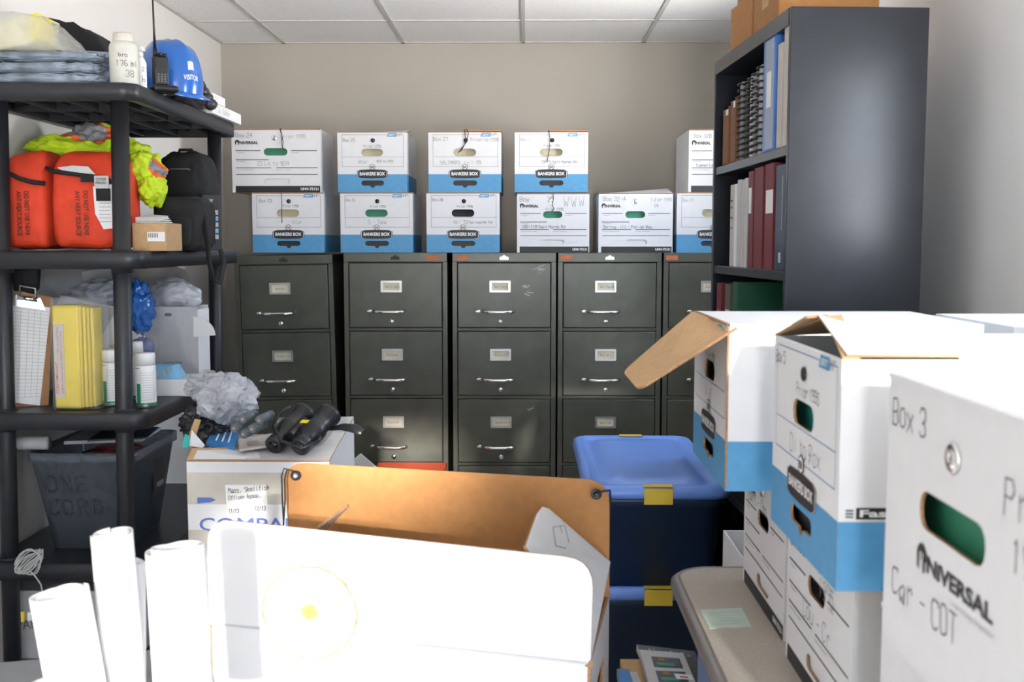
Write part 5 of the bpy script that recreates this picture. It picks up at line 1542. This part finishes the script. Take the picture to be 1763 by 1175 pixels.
for k in range(7):
    p0 = a[0].lerp(a[3], .18+.035*k); p1 = a[1].lerp(a[2], .18+.035*k); mb.quad([tuple(p0.lerp(p1, .15)+Vector((0, 0, .0066))), tuple(p0.lerp(p1, .15)+Vector((.0014, 0, .0066))), tuple(p0.lerp(p1, .6)+Vector((.0014, 0, .0066))), tuple(p0.lerp(p1, .6)+Vector((0, 0, .0066)))], 'print_black')
b = [onz(x, y, pz+.004) for x, y in ((480, 768), (470, 745), (540, 735), (560, 752))]
mb.slab([tuple(p) for p in b], (0, 0, .010), 'bright_yellow')
tag(mb.build('yellow_packet'), 'yellow packet with white barcode label in front of the binoculars', 'packet')
mb = MB(); blob(mb, (0, 0, 0), (.074, .07, .062), 'bag_grey', 21, .26, 2.0, 4, ridge=True, smooth=False); blob(mb, (-.055, .04, .025), (.06, .055, .038), 'bag_grey', 23, .30, 1.8, 4, ridge=True, smooth=False)
for v in mb.bm.verts: v.co += Vector((1, .6, -.5)) * .010 * noise.noise(v.co * 30)
cp = P(385, 688, 2.92); tag(mb.build('crumpled_bag'), 'crumpled silvery clear plastic bag between the rack and binoculars', 'plastic bag', None, (cp.x, 2.95, cp.z))
mb = MB(); blob(mb, (0, 0, 0), (.06, .06, .05), 'bag_dark', 31, .3, 3, 5, ridge=True)
cp = P(345, 722, 2.95); tag(mb.build('dark_bag'), 'dark crumpled bag under the silvery plastic bag', 'plastic bag', None, (cp.x, 3.0, zt+.05))
for (pts, m, lb, Y) in ((((318, 770), (335, 722), (345, 724), (330, 774)), 'kraft', 'brown paper strip standing at the left end of the noted carton', 2.80), (((325, 768), (330, 742), (352, 768), (348, 772)), 'paper', 'white paper scrap leaning at the left end of the noted carton', 2.78), (((313, 770), (318, 748), (326, 752), (324, 772)), 'folder_teal', 'teal card edge at the left end of the noted carton', 2.77)):
    outline('paper_scrap', pts, Y, .006, m, lb, 'paper', bev=0)
# red box added to bounce red light on the cabinets; sunlit white card
rr = thing('red_bounce_box', 'red-orange box added at the foot of the second cabinet to bounce red light', 'box', (-.50, 4.50, 0))
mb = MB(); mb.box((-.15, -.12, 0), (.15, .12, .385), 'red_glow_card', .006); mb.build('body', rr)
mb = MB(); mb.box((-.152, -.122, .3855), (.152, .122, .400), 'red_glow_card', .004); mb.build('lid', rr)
outline('white_card', [(604, 815), (610, 790), (621, 781), (650, 806), (655, 815)], 4.26, .004, 'paper', 'bright white card standing in sunlight before the red glow', 'card', bev=0)
rbox('carton', XA(625, 4.28, 820), 4.28, 0, .20, .14, ZA(815, 4.262)-.002, 'kraft', 'kraft carton under the bright white card near the cabinets', 'cardboard box')

# ------------------------------------------------------------------ desk and paper rolls in the lower left corner
DZ = .73
dk = thing('desk', 'grey desk top at the lower left corner holding white paper rolls', 'desk', (-.80, 1.20, 0), math.radians(14))
mb = MB(); mb.box((-.34, -.42, DZ-.03), (.34, .34, DZ), 'desk_grey', .006); mb.build('desk_top', dk)
for sx in (-.31, .31):
    for sy in (-.38, .30):
        mb = MB(); mb.box((sx-.02, sy-.02, 0), (sx+.02, sy+.02, DZ-.03), 'desk_grey'); mb.build('leg', dk)


def paper_roll(px0, px1, ytop, Y, label, tx=0.0, ty=0.0, seed=0, layers=2, H=None):
    c = P((px0+px1)/2, ytop, Y); R_ = (px1-px0)/2 / F * Y
    H = c.z - DZ
    r = tag_ = None
    mb = MB()
    n = 40; turns = layers
    prof = []
    N = n*turns
    inner, outer = R_*.72, R_
    for (za, zb) in ((.0, H),):
        a_ = []; b_ = []
        for k in range(N+1):
            t = k/N; a = 2*PI*turns*t + seed; rad = inner + (outer-inner)*t
            zj = .010*noise.noise(Vector((k*.06, seed, 0))) - .006*(1-t)*(1 if seed % 2 else -1)
            a_.append(mb.v((rad*math.cos(a), rad*math.sin(a), 0))); b_.append(mb.v((rad*math.cos(a), rad*math.sin(a), H - R_*.2 + zj)))
        for k in range(N): mb.f([a_[k], a_[k+1], b_[k+1], b_[k]], 'paper', True)
    o = mb.build('paper_roll'); tag(o, label, 'paper roll', 'white paper rolls on the desk')
    md = o.modifiers.new('thickness', 'SOLIDIFY'); md.thickness = .0015
    bx = c.x - tx*H; o.location = (bx, Y - ty*H, DZ+.001)
    o.rotation_euler = (-ty, tx, 0)
    return o


paper_roll(47, 150, 1008, 1.30, 'white paper roll with frayed upper edge leaning left, standing in the white cup', -.14, .0, 1, 3)
paper_roll(152, 229, 915, 1.36, 'tallest white paper roll, narrow, second from the left', -.06, .02, 2, 2)
paper_roll(205, 252, 966, 1.42, 'thin white paper roll behind the tallest roll', .03, .0, 3, 2)
paper_roll(250, 356, 938, 1.30, 'thick white paper roll beside the open carton, rightmost', -.04, .03, 4, 3)
mb = MB(); c = P(100, 1140, 1.30)
mb.lathe([(.045, 0), (.050, .003), (.054, .052), (.056, .055), (.052, .054), (.048, .005)], 'paper', 30)
tag(mb.build('white_cup'), 'wide white cup holding the leftmost paper roll on the desk', 'cup', None, (c.x-.002, 1.33, DZ+.001))

# ------------------------------------------------------------------ cases and books beside the table
rbox('carton', .232, 1.79, 0, .105, .34, .575, 'kraft', 'kraft carton under the photo books between the open carton and table', 'cardboard box')
bz = .578
def flat_book(pts, z, th, m, label, medge='light_book', deco=None, group='discs and photo books beside the table'):
    mb = MB(); q = [onz(x, y, z+th) for x, y in pts]
    mb.slab([tuple(p) for p in q], (0, 0, -th), m, medge, medge)
    def at(u, v, off=.0006): return (q[0].lerp(q[1], u)).lerp(q[3].lerp(q[2], u), v) + Vector((0, 0, off))
    if deco: deco(mb, at)
    return tag(mb.build('photo_book'), label, 'book', group)
def d_script(mb, at):
    for k, (u, v, w_, h_) in enumerate(((.18, .08, .04, .05), (.26, .07, .05, .04), (.36, .10, .03, .03), (.45, .10, .05, .035), (.55, .08, .03, .05), (.63, .11, .05, .03), (.74, .09, .04, .045), (.84, .12, .05, .03))):
        mb.tube([at(u, v+.02), at(u+w_*.3, v-.02), at(u+w_*.6, v+.03), at(u+w_, v)], .0011, 'light_book', 5)
    mb.quad([tuple(at(u, v)) for u, v in ((.80, .25), (.93, .27), (.93, .36), (.82, .34))], 'olive_book')
flat_book([(1062, 1152), (1083, 1153), (1092, 1190), (1068, 1190)], bz+.0, .016, 'packet_blue', 'blue book with a white edge at the left of the photo books')
flat_book([(1096, 1110), (1196, 1122), (1232, 1215), (1140, 1215)], bz, .014, 'navy_book', 'dark book with white script lettering under the silver photo book', deco=d_script)
def d_photos(mb, at):
    for v0 in (.16, .50, .84):
        mb.quad([tuple(at(u, v)) for u, v in ((.22, v0), (.86, v0), (.86, v0+.26), (.22, v0+.26))], 'navy_book')
        mb.quad([tuple(at(u, v, .001)) for u, v in ((.35, v0+.03), (.5, v0+.03), (.5, v0+.1), (.35, v0+.1))], 'kraft_warm')
        mb.quad([tuple(at(u, v, .001)) for u, v in ((.3, v0+.14), (.7, v0+.16), (.7, v0+.22), (.3, v0+.22))], 'folder_green')
    mb.quad([tuple(at(u, v, .0012)) for u, v in ((.6, .56), (.95, .58), (.98, .70), (.62, .68))], 'paper')
    mb.quad([tuple(at(u, v, .0016)) for u, v in ((.70, .62), (.88, .63), (.88, .66), (.70, .65))], 'red_print')
flat_book([(1101, 1119), (1176, 1125), (1206, 1195), (1122, 1195)], bz+.0148, .012, 'light_book', 'silver photo book with three dark landscape pictures, top of the pile', deco=d_photos)
flat_book([(1084, 1158), (1096, 1157), (1112, 1195), (1096, 1195)], bz+.0, .014, 'light_book', 'thin clear-edged case between the blue and silver books')
